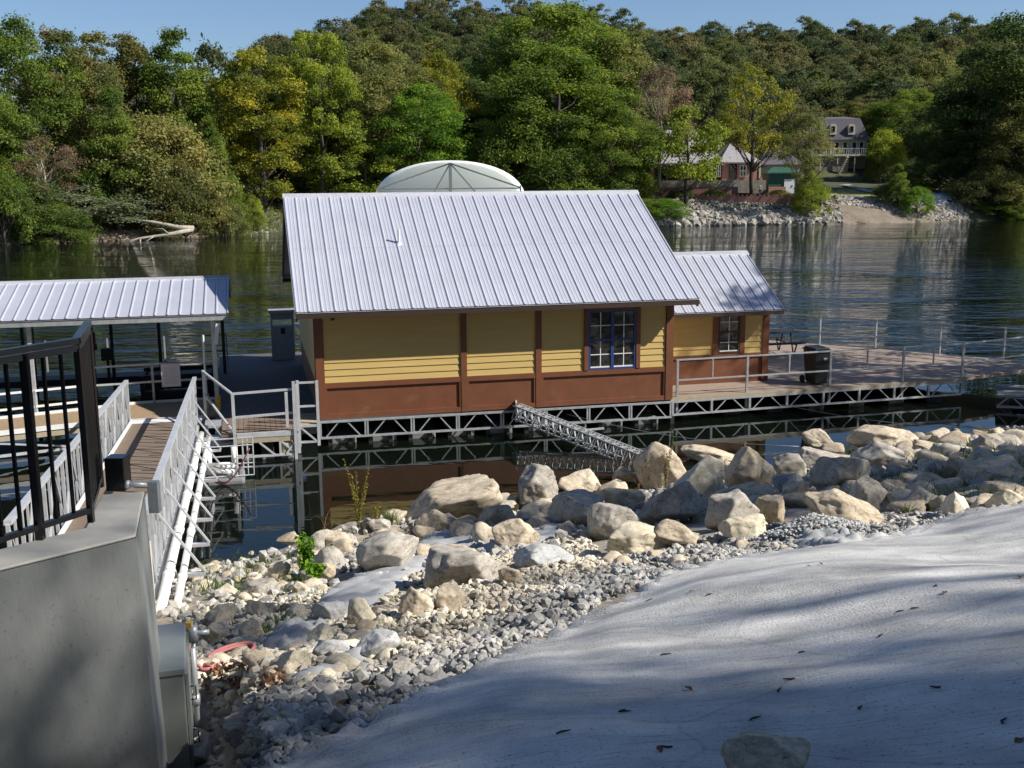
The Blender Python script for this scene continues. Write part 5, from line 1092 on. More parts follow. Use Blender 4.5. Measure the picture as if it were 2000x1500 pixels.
Lf = (fe_ - fc0).length; i = 1
while i * .125 < Lf:
    p = fc0 + fdir * (i * .125); w_ = .019
    if i % 14 == 3:
        MB().box(p.x - .0225, p.x + .0225, p.y - .0225, p.y + .0225, WT - .0, zt - .03).build('post', M['black'], FN)
    else: MB().box(p.x - w_ / 2, p.x + w_ / 2, p.y - w_ / 2, p.y + w_ / 2, zb_, zt - .05).build('picket', M['black'], FN)
    i += 1
db = (fb - fc0); nb_ = 8
for i in range(nb_ + 1):
    p = fc0 + db * i / nb_; w_ = .036 if i in (0, nb_) else .019
    MB().box(p.x - w_ / 2, p.x + w_ / 2, p.y - w_ / 2, p.y + w_ / 2, WT - .0 if i in (0, nb_) else zb_, zt - .05).build('post' if i in (0, nb_) else 'picket', M['black'], FN)
PS = thing('gate_post', 'short square black post stub with chrome latch on the wall end', 'post', (-2.73, 7.33, WT))
MB().box(-2.80, -2.665, 7.26, 7.395, WT + .001, WT + .235).build('stub', M['black'], PS, bevel=.008)
MB().tube([(-2.665, 7.26, WT + .05), (-2.60, 7.26, WT + .05), (-2.52, 7.28, WT + .04)], .018, 10).tube([(-2.66, 7.26, WT + .05), (-2.635, 7.26, WT + .05)], .03, 10).build('latch', M['galvl'], PS, True)
MB().box(-2.52, -2.45, 7.27, 7.33, WT - .16, WT + .06).build('bracket', M['galv'], PS)
CB = thing('electrical_cabinet', 'grey metal electrical cabinet attached to the end of the concrete wall', 'cabinet', (-2.35, 7.3, 2.6))
q0 = Vector((-2.515, 6.98, 0)); dC = Vector((-.27, .95, 0)).normalized(); wC = Vector((.95, .27, 0)).normalized() * .245; L_ = .82
fp = [q0, q0 + wC, q0 + wC + dC * L_, q0 + dC * L_]
MB().prism([(p.x, p.y) for p in fp], 2.2, 3.10).build('body', M['cabinet'], CB, bevel=.01)
fp2 = [q0 - wC * .02 - dC * .012, q0 + wC * 1.03 - dC * .012, q0 + wC * 1.03 + dC * (L_ + .01), q0 - wC * .02 + dC * (L_ + .01)]
MB().prism([(p.x, p.y) for p in fp2], 3.10, 3.15).build('lid', M['cabinet'], CB, bevel=.008)
dr = MB(); a = q0 + wC * 1.0 + dC * .04; b = q0 + wC * 1.0 + dC * (L_ - .04); dr.obox((a + b) / 2 + Vector((.014, .004, 2.72)), (b - a) / 2, wC.normalized() * .01, (0, 0, .36)); dd = dr.build('door', M['cabinet'], CB)
for z in (2.95, 2.62): p = q0 + wC * 1.0 + dC * .12 + Vector((.03, .01, z)); MB().tube([p, p + Vector((.035, .01, 0)), p + Vector((.035, .01, -.1)), p + Vector((0, 0, -.1))], .006, 6).build('handle', M['dkmetal'], dd, True)
CD = thing('conduit', 'pale conduit with valve and yellow tag standing beside the grey cabinet', 'conduit', (-2.25, 7.7, 2.4))
p = q0 + wC * 1.22 + dC * .55; MB().tube([p + up * 2.2, p + up * 2.8, p + up * 3.05], .02, 10).tube([p + up * 2.6, p + up * 2.68], .03, 10).build('pipe', M['galvl'], CD, True)
p2 = p + dC * .25; MB().tube([p2 + up * 3.0, p2 + up * 3.12], .04, 8).tube([p2 + up * 3.06, p2 + up * 3.06 + wC * .5], .022, 8).tube([p2 + up * 2.2, p2 + up * 3.0], .018, 8).build('valve', M['galvl'], CD, True)
MB().obox(p2 + up * 3.12 - wC * .1, (.025, 0, 0), (0, .02, 0), (0, 0, .035)).build('tag', M['yellowpad'], CD)

# ------------------------------------------------------------------ concrete spill slope
def smooth(a, b, x): t = min(1, max(0, (x - a) / (b - a))); return t * t * (3 - 2 * t)
EX = [-3.2, -2.4, -1.36, -.9, -.47, 0, .74, 1.5, 2.33, 3.2, 4.07, 5.69, 9, 20]; ES = [13.6, 13.2, 12.7, 12.4, 12.0, 11.4, 10.45, 9.75, 9.8, 10.0, 10.3, 10.4, 10.3, 10.6]
def edge_s(x): return float(np.interp(x, EX, ES)) + .10 * fnoise(x * 2.2, 3.3) + .05 * fnoise(x * 9, 1.3)
EW, NW = Vector((.877, .48, 0)), Vector((.48, -.877, 0))
def xy(t, s): return (-5.2 + EW.x * t + NW.x * s, 17.6 + EW.y * t + NW.y * s)
def conc_top(x, y):
    s = shore(x, y); e = edge_s(x); k = s - e
    base = .27 * s
    body = .06 * smooth(0, .55, k) + .12 * smooth(0, 2.2, k)
    wave = .05 * math.sin(x * 1.9 + .4 * y) * smooth(0, .5, k) + .09 * fnoise(x * .55, y * .55, 2)
    lump = .10 * max(0, fnoise(x * 7, y * 7, 9, 4) + .1) * (1 - smooth(.2, .9, k))
    return base + body + wave * .8 + lump - .10 * (1 - smooth(-.15, .12, k))
ts = np.concatenate([np.arange(-6, 13, .05), np.linspace(13.1, 40, 60)]); ss = np.concatenate([np.arange(9.0, 15, .05), np.linspace(15.1, 30, 70)])
Tm, Sm = np.meshgrid(ts, ss); V = []
for t, s in zip(Tm.ravel(), Sm.ravel()):
    x, y = xy(t, s); V.append((x, y, conc_top(x, y)))
V = np.array(V); nx, ny = len(ts), len(ss); i, j = np.meshgrid(np.arange(nx - 1), np.arange(ny - 1)); a = (j * nx + i).ravel(); Q = np.stack([a, a + nx, a + 1 + nx, a + 1], 1)
cx_ = V[Q].mean(1); keep = np.array([(shore(x, y) - edge_s(x) > -.16) and not (x < -1.75 - .25 * (y - 4.5) and y > 3.5 and x > -9) for x, y, z in cx_]); Q = Q[keep]
uq, inv = np.unique(Q, return_inverse=True); me = npmesh('concrete_slope', V[uq], inv.reshape(Q.shape), M['brushed'], True)
o = bpy.data.objects.new('concrete_slope', me); COL.objects.link(o); tag(o, kind='structure')
# spill patches among the rocks
def gpoly(pp):
    return [ground_hit(*p) for p in pp]
def spill(pp, label, th=.06, lump=.04, seed=0, fq=6, st=.06):
    P = gpoly(pp); xs_ = [p.x for p in P]; ys_ = [p.y for p in P]; n = len(P)
    def sdist(x, y):
        c = False; dmin = 9
        for i in range(n):
            x1, y1, x2, y2 = P[i].x, P[i].y, P[(i + 1) % n].x, P[(i + 1) % n].y
            if (y1 > y) != (y2 > y) and x < (x2 - x1) * (y - y1) / (y2 - y1) + x1: c = not c
            dx, dy = x2 - x1, y2 - y1; t = max(0, min(1, ((x - x1) * dx + (y - y1) * dy) / (dx * dx + dy * dy + 1e-9))); dmin = min(dmin, math.hypot(x - x1 - t * dx, y - y1 - t * dy))
        return dmin if c else -dmin
    gx = np.arange(min(xs_) - .2, max(xs_) + .2, st); gy = np.arange(min(ys_) - .2, max(ys_) + .2, st); nx = len(gx); V = []; D = []
    for y in gy:
        for x in gx:
            d = sdist(x, y) + .10 * fnoise(x * 3, y * 3, seed); D.append(d); V.append((x, y, gz(x, y) + .04 * fnoise(x * 3, y * 3, 5) + (th + .03) * smooth(-.05, .35 if th > .1 else .16, d) - .03 + lump * (abs(fnoise(x * fq, y * fq, seed, 5)) + .4 * abs(fnoise(x * fq * 3, y * fq * 3, seed, 3)))))
    F_ = []
    for j in range(len(gy) - 1):
        for i in range(nx - 1):
            a = j * nx + i
            if max(D[a], D[a + 1], D[a + nx], D[a + nx + 1]) > -.08: F_.append((a, a + 1, a + nx + 1, a + nx))
    Q = np.array(F_); uq, inv = np.unique(Q, return_inverse=True); me = npmesh('concrete_spill', np.array(V)[uq], inv.reshape(Q.shape), M['conc'], True)
    o = bpy.data.objects.new('concrete_spill', me); COL.objects.link(o); tag(o, label, 'concrete'); return o
spill([(600, 1185), (660, 1150), (730, 1105), (800, 1075), (830, 1050), (1000, 1035), (1130, 1025), (1120, 1045), (1020, 1078), (860, 1085), (830, 1120), (790, 1155), (720, 1195), (640, 1205)], 'large smooth grey concrete spill among the boulders', .09, .03, 1)
spill([(520, 1250), (575, 1215), (640, 1225), (610, 1265), (560, 1280), (515, 1275)], 'rough grey concrete spill between the loose rocks left of centre', .08, .10, 2, 7, .04)
spill([(560, 1345), (620, 1312), (700, 1282), (790, 1245), (800, 1262), (700, 1310), (620, 1345), (560, 1365), (530, 1375)], 'narrow concrete spill ridge crossing the pale gravel', .09, .05, 3)
spill([(1530, 1050), (1590, 1015), (1640, 1040), (1700, 1065), (1650, 1085), (1560, 1075)], 'lumpy grey concrete heap at the edge of the concrete slope', .09, .07, 4, 7, .035)

# ------------------------------------------------------------------ boulders
def boulder_mesh(name, seed, m, sub=5, nplanes=11, rough=.035, sharp=.9):
    g = np.random.default_rng(seed); import bmesh
    bm = bmesh.new(); bmesh.ops.create_icosphere(bm, subdivisions=sub, radius=1); ex = 16; N = g.normal(size=(nplanes + ex, 3)); N /= np.linalg.norm(N, axis=1)[:, None]; Dp = np.concatenate([g.uniform(.48, .82, nplanes), g.uniform(.74, .92, ex)])
    off = g.uniform(0, 100)
    for v in bm.verts:
        d = np.array(v.co); c = N @ d; r = 1.0
        rs = Dp[c > .05] / c[c > .05]
        if len(rs): rm = rs.min(); r = -math.log(np.exp(-rs * 160).sum() + math.exp(-160 * 1.02)) / 160
        p = Vector(d) * r; r += rough * noise.fractal(p * 2.0 + Vector((off, 0, 0)), 1, 2, 5) * 1.8 - rough * 1.3 * max(0, .35 - abs(noise.noise(p * 2.6 + Vector((off, 5, 0))))) * (noise.noise(p * 1.1 + Vector((3, off, 0))) > 0) - rough * .8 * abs(noise.fractal(p * 6 + Vector((off, 9, 0)), 1, 2, 4))
        v.co = Vector(d) * max(.25, r)
    for f in bm.faces: f.smooth = True
    me = bpy.data.meshes.new(name); bm.to_mesh(me); bm.free(); me.materials.append(m)
    a = np.empty(len(me.vertices) * 3); me.vertices.foreach_get('co', a); a = a.reshape(-1, 3); a -= (a.max(0) + a.min(0)) / 2; a /= (a.max(0) - a.min(0)) / 2; me.vertices.foreach_set('co', a.ravel()); me.update(); return me
BR = random.Random(21)
def boulder(cx, cy, w, h, mk, label, rot=0, seed=None, deep=.95, group=None, tilt=0, lift=.5, name='boulder', cat='boulder'):
    p = ground_hit(cx, cy + h * .42) if cy + h * .42 < 1495 else ground_hit(cx, min(cy + h * .42, 1497)); Y = max(p.y, 3)
    if cy > 1450 and cx > 1000: p = at(cx, cy, 3.7); Y = 3.7
    if p.z < -.3 or p.y > 26.5: q = atz(cx, cy + h * .42, -.1 if p.z < -.3 else .3); Y = q.y
    sx = w / F * Y / 2 * 1.04; szv = h / F * Y / 2 / .93; sy = sx * deep * BR.uniform(.75, 1.0); Y2 = Y + sy * .35
    c = at(cx, cy, Y2); szv *= 1.12
    me = boulder_mesh(name, seed or BR.randrange(9999), M[mk]); o = bpy.data.objects.new(name, me); COL.objects.link(o)
    R_ = Matrix.Rotation(math.radians(rot), 4, 'Y') @ Matrix.Rotation(math.radians(tilt), 4, 'X')
    o.matrix_world = Matrix.Translation(c) @ R_ @ Matrix.Diagonal((sx, sy, szv, 1)); tag(o, label, cat, group); return o
T_, G_, C_, S_ = 'rock_t', 'rock_g', 'rock_c', 'rock_s'
BL = [
 (886, 995, 205, 84, T_, 'long tan boulder slab at the water edge, left end of the big boulder row', -16),
 (1042, 957, 98, 80, G_, 'blocky grey tan boulder jutting over the water right of the long slab', -12),
 (1132, 950, 92, 60, T_, 'tan boulder with a rubble top right of the jutting blocky boulder', 8),
 (1095, 988, 34, 40, T_, 'small upright tan rock wedged under the jutting blocky boulder', 0),
 (850, 1022, 66, 48, T_, 'tan wedge boulder in front of the long slab at its left end', 10),
 (910, 1035, 68, 42, T_, 'low rounded tan rock in front of the middle of the long slab', 0),
 (975, 1012, 82, 50, T_, 'tan boulder tucked under the right end of the long slab', 12),
 (1005, 1047, 96, 62, T_, 'brown tan boulder above the flat concrete covered boulder', 14),
 (1130, 1003, 122, 68, G_, 'rounded grey boulder below the rubble topped one', 6),
 (1195, 1022, 106, 78, G_, 'dark grey boulder touching the smooth pale boulder from above', -18),
 (1217, 975, 92, 46, T_, 'low tan boulder left of the big weedy boulder', 8),
 (1220, 932, 50, 38, T_, 'small tan boulder at the lower end of the truss arm', 0),
 (757, 1086, 135, 78, G_, 'grey slab boulder standing at the left side of the smooth concrete spill', -22),
 (910, 1112, 168, 84, G_, 'broad flat grey boulder in the middle of the concrete spill', 2),
 (1062, 1092, 125, 52, S_, 'low concrete dusted boulder right of the broad flat grey one', -4),
 (997, 1128, 50, 42, T_, 'small brown boulder at the right end of the broad flat grey one', 0),
 (812, 1180, 72, 68, T_, 'angular two toned boulder alone at the lower rim of the concrete spill', -10),
 (882, 1172, 64, 52, T_, 'tan rock right of the angular two toned boulder', 14),
 (1250, 1055, 140, 64, C_, 'bright cream peaked boulder behind the gravel band', 10),
 (1318, 1052, 96, 56, T_, 'tan boulder right of the bright cream peaked one', 6),
 (1036, 1006, 42, 26, T_, 'small flat tan rock between the jutting boulder and the rounded grey one', 0),
 (1290, 912, 104, 98, T_, 'tall tan boulder with a dry weed growing over it', -12),
 (1367, 935, 98, 84, C_, 'rounded pale boulder with dark undercut right of the weedy boulder', 8),
 (1385, 893, 112, 38, T_, 'long low boulder behind the rounded pale one at the water', 8),
 (1465, 920, 100, 90, T_, 'humped tan boulder with grass at its foot', 0),
 (1543, 914, 72, 56, G_, 'round grey boulder right of the humped tan one', 0),
 (1605, 870, 94, 50, T_, 'peaked ridge shaped boulder standing against the dark water', 24),
 (1590, 903, 84, 46, G_, 'grey boulder below the peaked ridge shaped one', 10),
 (1643, 933, 116, 84, G_, 'large domed smooth grey boulder', 0),
 (1537, 950, 62, 48, S_, 'small speckled rock between the domed boulder and the grass tuft', 0),
 (1557, 968, 56, 50, T_, 'upright tan rock above the big wedge shaped tan boulder', -20),
 (1640, 1002, 154, 76, T_, 'big wedge shaped tan boulder below the domed grey one', 18),
 (1501, 998, 74, 60, T_, 'tan boulder left of the big wedge shaped one', -16),
 (1458, 958, 82, 34, T_, 'flat topped tan rock above the middle row', 0),
 (1428, 1003, 110, 72, G_, 'sloping grey tan boulder in the middle row', -18),
 (1315, 990, 142, 86, G_, 'very large grey boulder in front of the rounded pale one', -4),
 (1450, 1036, 96, 58, C_, 'pointed pale boulder at the concrete edge in front of the middle row', 0),
 (1722, 860, 128, 50, T_, 'flat tan boulder reaching out into the dark water on the right', -10),
 (1712, 893, 106, 58, G_, 'grey boulder just below the flat one in the dark water', -14),
 (1833, 852, 50, 30, T_, 'small round pale boulder at the shaded right shore', 0),
 (1927, 866, 60, 36, G_, 'grey boulder under the yellow grass tuft at the right shore', 8),
 (1946, 925, 118, 66, T_, 'large shaded boulder near the right picture edge', 6),
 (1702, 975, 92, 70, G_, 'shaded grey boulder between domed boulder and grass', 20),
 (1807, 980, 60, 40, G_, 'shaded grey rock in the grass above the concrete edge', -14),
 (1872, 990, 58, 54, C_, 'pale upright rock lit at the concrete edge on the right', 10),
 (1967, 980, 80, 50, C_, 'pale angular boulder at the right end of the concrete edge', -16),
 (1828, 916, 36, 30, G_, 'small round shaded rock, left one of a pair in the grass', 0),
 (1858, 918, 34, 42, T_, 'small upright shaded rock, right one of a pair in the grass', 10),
 (622, 1060, 62, 52, G_, 'grey tan boulder with leafy green plants on both sides', 0),
 (740, 1027, 46, 28, G_, 'small grey rock at the foot of the tall yellow weed', 6),
 (545, 1118, 48, 40, T_, 'small tan rock at the water left of the leafy plants', 0),
 (506, 1153, 74, 38, G_, 'grey rock with a flat slanting face near the left waterline', -18),
 (450, 1155, 44, 28, C_, 'cream rock next to the pipes at the left waterline', 0),
 (585, 1152, 32, 32, C_, 'small cream cube like rock below the leafy plants', 0),
 (637, 1120, 42, 36, T_, 'rounded tan rock below the leafy plants', 0),
 (432, 1205, 68, 46, C_, 'cream boulder beside the lower end of the white pipes', -12),
 (502, 1192, 40, 40, C_, 'cream upright rock right of the pipe end', 0),
 (578, 1202, 44, 38, C_, 'square cream rock casting a shadow on the concrete', 0),
 (645, 1198, 72, 54, S_, 'cement speckled rock between two cream rocks', -8),
 (702, 1202, 62, 74, C_, 'upright cream slab leaning left near the concrete spill', -28),
 (745, 1218, 32, 28, C_, 'small cream rock right of the leaning slab', 0),
 (420, 1238, 62, 44, T_, 'brown tan rock by the conduit valve', 0),
 (490, 1237, 52, 44, T_, 'brown rock left of the rough grey concrete spill', -30),
 (566, 1298, 80, 56, C_, 'cracked cream rock above the narrow concrete ridge', -14),
 (428, 1336, 50, 24, C_, 'flat white stone under the pink hose', 0),
 (654, 1268, 82, 44, S_, 'cement dusted rock upper left of the narrow ridge', -10),
 (735, 1265, 104, 52, S_, 'rough cement covered slab beside the narrow ridge', -24),
 (624, 1243, 60, 40, C_, 'pitted cream rock below the cement speckled one', -8),
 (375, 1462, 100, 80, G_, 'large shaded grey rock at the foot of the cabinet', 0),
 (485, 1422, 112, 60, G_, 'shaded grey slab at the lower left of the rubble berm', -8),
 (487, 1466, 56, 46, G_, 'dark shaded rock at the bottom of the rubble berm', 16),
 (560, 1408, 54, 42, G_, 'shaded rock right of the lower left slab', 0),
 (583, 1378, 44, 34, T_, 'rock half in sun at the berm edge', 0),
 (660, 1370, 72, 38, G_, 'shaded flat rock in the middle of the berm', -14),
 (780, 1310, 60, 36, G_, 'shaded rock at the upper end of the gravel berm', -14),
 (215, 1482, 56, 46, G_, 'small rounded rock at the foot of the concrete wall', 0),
 (1500, 1478, 190, 78, T_, 'rough dark rock cut off by the bottom picture edge', 4),
 (404, 1110, 36, 18, T_, 'small tan rock awash beside the pipes', 0),
 (446, 1117, 28, 16, T_, 'smaller tan rock awash right of the first', 0),
]
for cx, cy, w_, h_, mk, lab, rt in BL: boulder(cx, cy, w_, h_, mk, lab, rt)
# mid size loose rocks: individuals sharing one look
protos = [boulder_mesh('rock', 500 + i, M[[T_, G_, C_, T_, G_, S_][i]], 3, 9, .04) for i in range(6)]
g = np.random.default_rng(99); cnt = 0
def loose(n, pxr, pyr, size, lab, grp, cond=None, kinds=(0, 1, 2, 3)):
    global cnt
    k = 0; tries = 0
    while k < n and tries < n * 20:
        tries += 1; px, py = g.uniform(*pxr), g.uniform(*pyr)
        if cond and not cond(px, py): continue
        p = ground_hit(px, py)
        if p.z < -.25 or p.y > 30: continue
        s = g.uniform(*size); o = bpy.data.objects.new('rock', protos[kinds[g.integers(len(kinds))]]); COL.objects.link(o)
        o.location = p + Vector((0, 0, s * .12)); o.scale = (s * g.uniform(.8, 1.2) / 2, s * g.uniform(.6, .9) / 2, s * g.uniform(.45, .75) / 2); o.rotation_euler = (g.uniform(-.4, .4), g.uniform(-.4, .4), g.uniform(0, 6.28)); tag(o, lab, 'rock', grp); k += 1
lower = lambda px, py: py < 1500 - (px - 480) * .40 + 10 and py > 1150 - (px - 400) * .16
loose(60, (390, 760), (1110, 1400), (.14, .30), 'small pale angular rock in the sunny rubble between cabinet and concrete spill', 'loose rocks on the sunny rubble', lambda px, py: py < 1420 - (px - 400) * .35 and not (610 < px < 820 and py < 1200), (0, 2, 2, 3))
loose(40, (790, 1560), (1000, 1120), (.12, .26), 'small tan rock wedged between the big boulders and the gravel band', 'loose rocks along the gravel band', lambda px, py: abs(py - (1150 - (px - 800) * .13)) < 40)
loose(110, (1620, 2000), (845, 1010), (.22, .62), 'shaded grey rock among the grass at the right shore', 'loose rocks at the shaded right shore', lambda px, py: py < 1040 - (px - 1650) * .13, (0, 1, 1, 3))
loose(95, (560, 2000), (860, 1120), (.3, .75), 'tan rock half hidden between the big boulders', 'rocks wedged between the boulders', lambda px, py: abs(py - (1080 - (px - 600) * .15)) < 60, (0, 1, 3))
loose(26, (380, 640), (1085, 1160), (.15, .35), 'wet brown rock at the left waterline', 'rocks at the left waterline', None, (0, 3))
# gravel
def gravel(n, smin, smax, sizes, m, seed, name, label, xr, bias=1.0, cond=None):
    g = np.random.default_rng(seed); P = []; Z = []
    while len(P) < n:
        x = g.uniform(*xr); s = smin(x) + (smax(x) - smin(x)) * g.random() ** bias
        y = 17.6 - (s - (x + 5.2) * .48) / .877
        if cond and not cond(x, y, s): continue
        z_ = g.uniform(*sizes) * (1.6 if g.random() < .08 else 1); P.append((x, y, max(gz(x, y), -9) + .04 * fnoise(x * 3, y * 3, 5) + z_ * .2 + g.uniform(0, .03))); Z.append(z_)
    return stones(name, P, Z, m, seed, label=label, cat='gravel')
onwall = lambda x, y: (x < -1.95 - .27 * (y - 6.3)) and y < 8.0
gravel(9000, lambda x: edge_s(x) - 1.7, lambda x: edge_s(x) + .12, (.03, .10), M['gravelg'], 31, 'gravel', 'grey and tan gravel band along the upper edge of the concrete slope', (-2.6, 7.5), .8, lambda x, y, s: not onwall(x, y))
gravel(9500, lambda x: 5.8, lambda x: edge_s(x) - 1.2, (.03, .095), M['gravel'], 32, 'pale_gravel', 'sunlit pale cream gravel between cabinet and boulders', (-3.6, 1.0), 1.0, lambda x, y, s: not onwall(x, y))
gravel(3800, lambda x: .1, lambda x: 6.5, (.05, .18), M['gravelg'], 33, 'shore_rubble', 'coarse rubble filling the gaps between the shore boulders', (-6.0, 16), 1.0)
gravel(2600, lambda x: edge_s(x) - .5, lambda x: edge_s(x) + .25, (.02, .07), M['gravelg'], 34, 'edge_grit', 'fine grit spilled onto the rim of the concrete slope', (-2.4, 9), 1.0, lambda x, y, s: not onwall(x, y))
# berm in the lower left: mound of rubble in front of the cabinet
P = []; Z = []; g = np.random.default_rng(5)
for i in range(900):
    px = g.uniform(330, 640); py = 1470 - (px - 330) * .28 + g.uniform(-45, 40); p = ground_hit(px, py)
    if onwall(p.x, p.y - .1): continue
    z_ = g.uniform(.04, .14); P.append((p.x, p.y, p.z + .02 + z_ * .3)); Z.append(z_)
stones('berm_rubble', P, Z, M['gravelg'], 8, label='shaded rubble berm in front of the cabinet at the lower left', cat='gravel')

P = []; Z = []
c0 = ground_hit(1585, 1050)
for i in range(1500):
    a = g.uniform(0, 6.28); r_ = abs(g.normal()) * .28; x = c0.x + 1.35 * r_ * math.cos(a); y = c0.y + .9 * r_ * math.sin(a); z_ = g.uniform(.02, .06)
    P.append((x, y, gz(x, y) + .24 * max(0, 1 - r_ / .62) + z_ * .3)); Z.append(z_)
for i in range(1500):
    x = g.uniform(-1.2, 5.5); s = edge_s(x) + g.normal() * .10 - .02; y = 17.6 - (s - (x + 5.2) * .48) / .877; z_ = g.uniform(.015, .05) * (1.5 if g.random() < .1 else 1)
    P.append((x, y, max(gz(x, y), conc_top(x, y)) + z_ * .2)); Z.append(z_)
stones('cement_crumbs', P, Z, M['rock_s'], 61, label='rough heap and crumbs of grey cement along the edge of the concrete slope', cat='cement rubble')

# pink hose coiled on gravel
ha, hb_ = ground_hit(396, 1330), ground_hit(494, 1282); hc = (ha + hb_) / 2; hx = (hb_ - ha) / 2; hx.z = 0; hy = Vector((-hx.y, hx.x, 0)).normalized() * .10; hp = []
for i in range(56):
    t = i / 55; a = math.pi + t * 2 * math.pi * 1.9; k_ = 1 - .22 * t
    q = hc + hx * math.cos(a) * k_ + hy * math.sin(a) * (1 + .3 * t) + Vector((.02 * t, .05 * t, 0)); hp.append((q.x, q.y, ha.z + (hb_.z - ha.z) * (.5 + .5 * math.cos(a) * k_) + .10 + .02 * t))
hp = [(hp[0][0] - .10, hp[0][1] - .02, hp[0][2] + .22), (hp[0][0] - .06, hp[0][1], hp[0][2] + .08)] + hp
o = MB().tube(hp, .015, 10).build('garden_hose', M['hose'], smooth=True); tag(o, 'pink garden hose coiled on the pale gravel beside the cabinet', 'hose')

# ------------------------------------------------------------------ weeds, grass, litter
M['weed'] = leafmat('weed_yellow', [(.10, .10, .02), (.22, .20, .04), (.36, .30, .07)], .3, 3)
M['grass'] = leafmat('grass_blades', [(.03, .06, .01), (.07, .13, .02), (.16, .19, .04)], .3, 3)
M['plantleaf'] = leafmat('plant_leaf', [(.04, .11, .01), (.10, .22, .02), (.20, .34, .03)], .35, 3)
M['dryweed'] = leafmat('dry_weed', [(.16, .13, .07), (.28, .22, .12), (.4, .34, .2)], .3, 3)
def blades(pts, hmin, hmax, wmin, n_each, spread, seed, lean=.35):
    g = np.random.default_rng(seed); V = []; Fq = []
    for p in pts:
        for i in range(n_each):
            a = g.random() * 6.28; r = spread * math.sqrt(g.random()); b = Vector((p[0] + r * math.cos(a), p[1] + r * math.sin(a), p[2])); h = g.uniform(hmin, hmax); w_ = wmin * g.uniform(.7, 1.5)
            d = Vector((g.normal() * lean, g.normal() * lean, 1)).normalized() * h; s = Vector((math.cos(a + 1), math.sin(a + 1), 0)) * w_; n = len(V)
            m_ = b + d * .55 + Vector((0, 0, .05 * h)); e = b + d + Vector((d.x, d.y, -.12 * h)) * .5
            V += [b - s, b + s, m_ + s * .7, m_ - s * .7, e + s * .1, e - s * .1]; Fq += [(n, n + 1, n + 2, n + 3), (n + 3, n + 2, n + 4, n + 5)]
    return np.array([tuple(v) for v in V]), np.array(Fq)
def add_np(name, V, Q, m, label, cat, kind=None, parent=None):
    o0 = V.mean(0); o0[2] = V[:, 2].min(); me = npmesh(name, V - o0, Q, m); o = bpy.data.objects.new(name, me); COL.objects.link(o); o.location = o0; tag(o, label, cat, None, kind); return o
def tuft(px, py, h, label, n=60, sp=.09, m='grass'):
    p = ground_hit(px, py); V, Q = blades([p], h * .5, h, .004, n, sp, int(px)); return add_np('grass_tuft', V, Q, M[m], label, 'grass tuft')
tuft(765, 1022, .35, 'green grass tuft left of the long boulder slab', 90, .16)
tuft(1440, 935, .4, 'grass tuft between the rounded pale boulder and the humped one', 70, .12)
tuft(1500, 935, .35, 'grass tuft right of the humped tan boulder', 60, .12)
tuft(1385, 965, .25, 'small yellow grass tuft below the rounded pale boulder', 40, .08)
tuft(560, 1225, .22, 'grass tuft beside the square cream rock', 60, .12); tuft(520, 1245, .2, 'grass tuft left of the rough concrete spill', 50, .12)
tuft(490, 1130, .3, 'short grass tuft at the left waterline', 50, .15); tuft(415, 1160, .3, 'grass tuft beside the white pipes', 60, .2)
tuft(1927, 858, .45, 'yellow grass tuft on a boulder at the right shore', 50, .12, 'weed')
tuft(1860, 1035, .2, 'small green weed at the concrete edge on the right', 30, .07); tuft(1772, 1010, .25, 'small green weed left of the pale upright rock', 30, .07)
g = np.random.default_rng(12); PP = []
for i in range(150):
    px = g.uniform(1650, 2000); py = g.uniform(870, 1000)
    if py > 1035 - (px - 1650) * .13: continue
    PP.append(ground_hit(px, py))
V, Q = blades(PP, .08, .32, .006, 14, .18, 77); add_np('grass', V, Q, M['grass'], 'grass growing among the shaded rocks on the right', 'grass', 'stuff')
PP = [ground_hit(g.uniform(370, 620), g.uniform(1090, 1170)) for _ in range(110)]; PP = [p for p in PP if p.z > -.15]
V, Q = blades(PP, .05, .2, .005, 12, .15, 78); add_np('shore_grass', V, Q, M['grass'], 'sparse grass and weeds along the left waterline', 'grass', 'stuff')
PP = []; g2 = np.random.default_rng(55)
for i in range(90):
    px = g2.uniform(600, 1640); py = 1085 - (px - 600) * .13 + g2.uniform(-70, 25); q_ = ground_hit(px, py)
    if q_.z > 0: PP.append((q_.x, q_.y, q_.z + .05))
V, Q = blades(PP, .12, .42, .003, 9, .16, 79, .45); add_np('dry_grass', V, Q, M['dryweed'], 'dry grass stems growing in the gaps between the boulders', 'grass', 'stuff')
def weed(base, h, nst, spread, label, leafm, stemm='weed', leafn=26, leafs=.03, name='weed_plant', seed=1):
    g = np.random.default_rng(seed); t = thing(name, label, 'weed', tuple(base)); st = MB(); C = []; 
    for i in range(nst):
        a = g.random() * 6.28; e = Vector((math.cos(a) * spread * g.uniform(.2, 1), math.sin(a) * spread * g.uniform(.2, 1), h * g.uniform(.6, 1))); m_ = Vector((e.x * .35, e.y * .35, e.z * .5))
        st.tube([base, base + m_, base + e], [.007, .005, .002], 5)
        for k in range(leafn): f = .15 + .85 * k / leafn; p = (m_ * (f * 2) if f < .5 else m_.lerp(e, f * 2 - 1)); C.append(p + Vector(g.normal(size=3)) * .012)
    st.build('stem', M[stemm], t)
    C = np.array([tuple(c) for c in C]); V, Q = leaves(C, [leafs] * len(C), len(C) * 5, leafs * 1.3, seed, shell=.2); me = npmesh('leaves', V, Q, M[leafm]); o = bpy.data.objects.new('leaves', me); COL.objects.link(o); o.parent = t; return t
b_ = ground_hit(700, 1035); weed(b_, 1.35, 7, .28, 'tall yellow seeded weed rising in front of the dark water', 'weed', leafn=34, leafs=.022, seed=4)
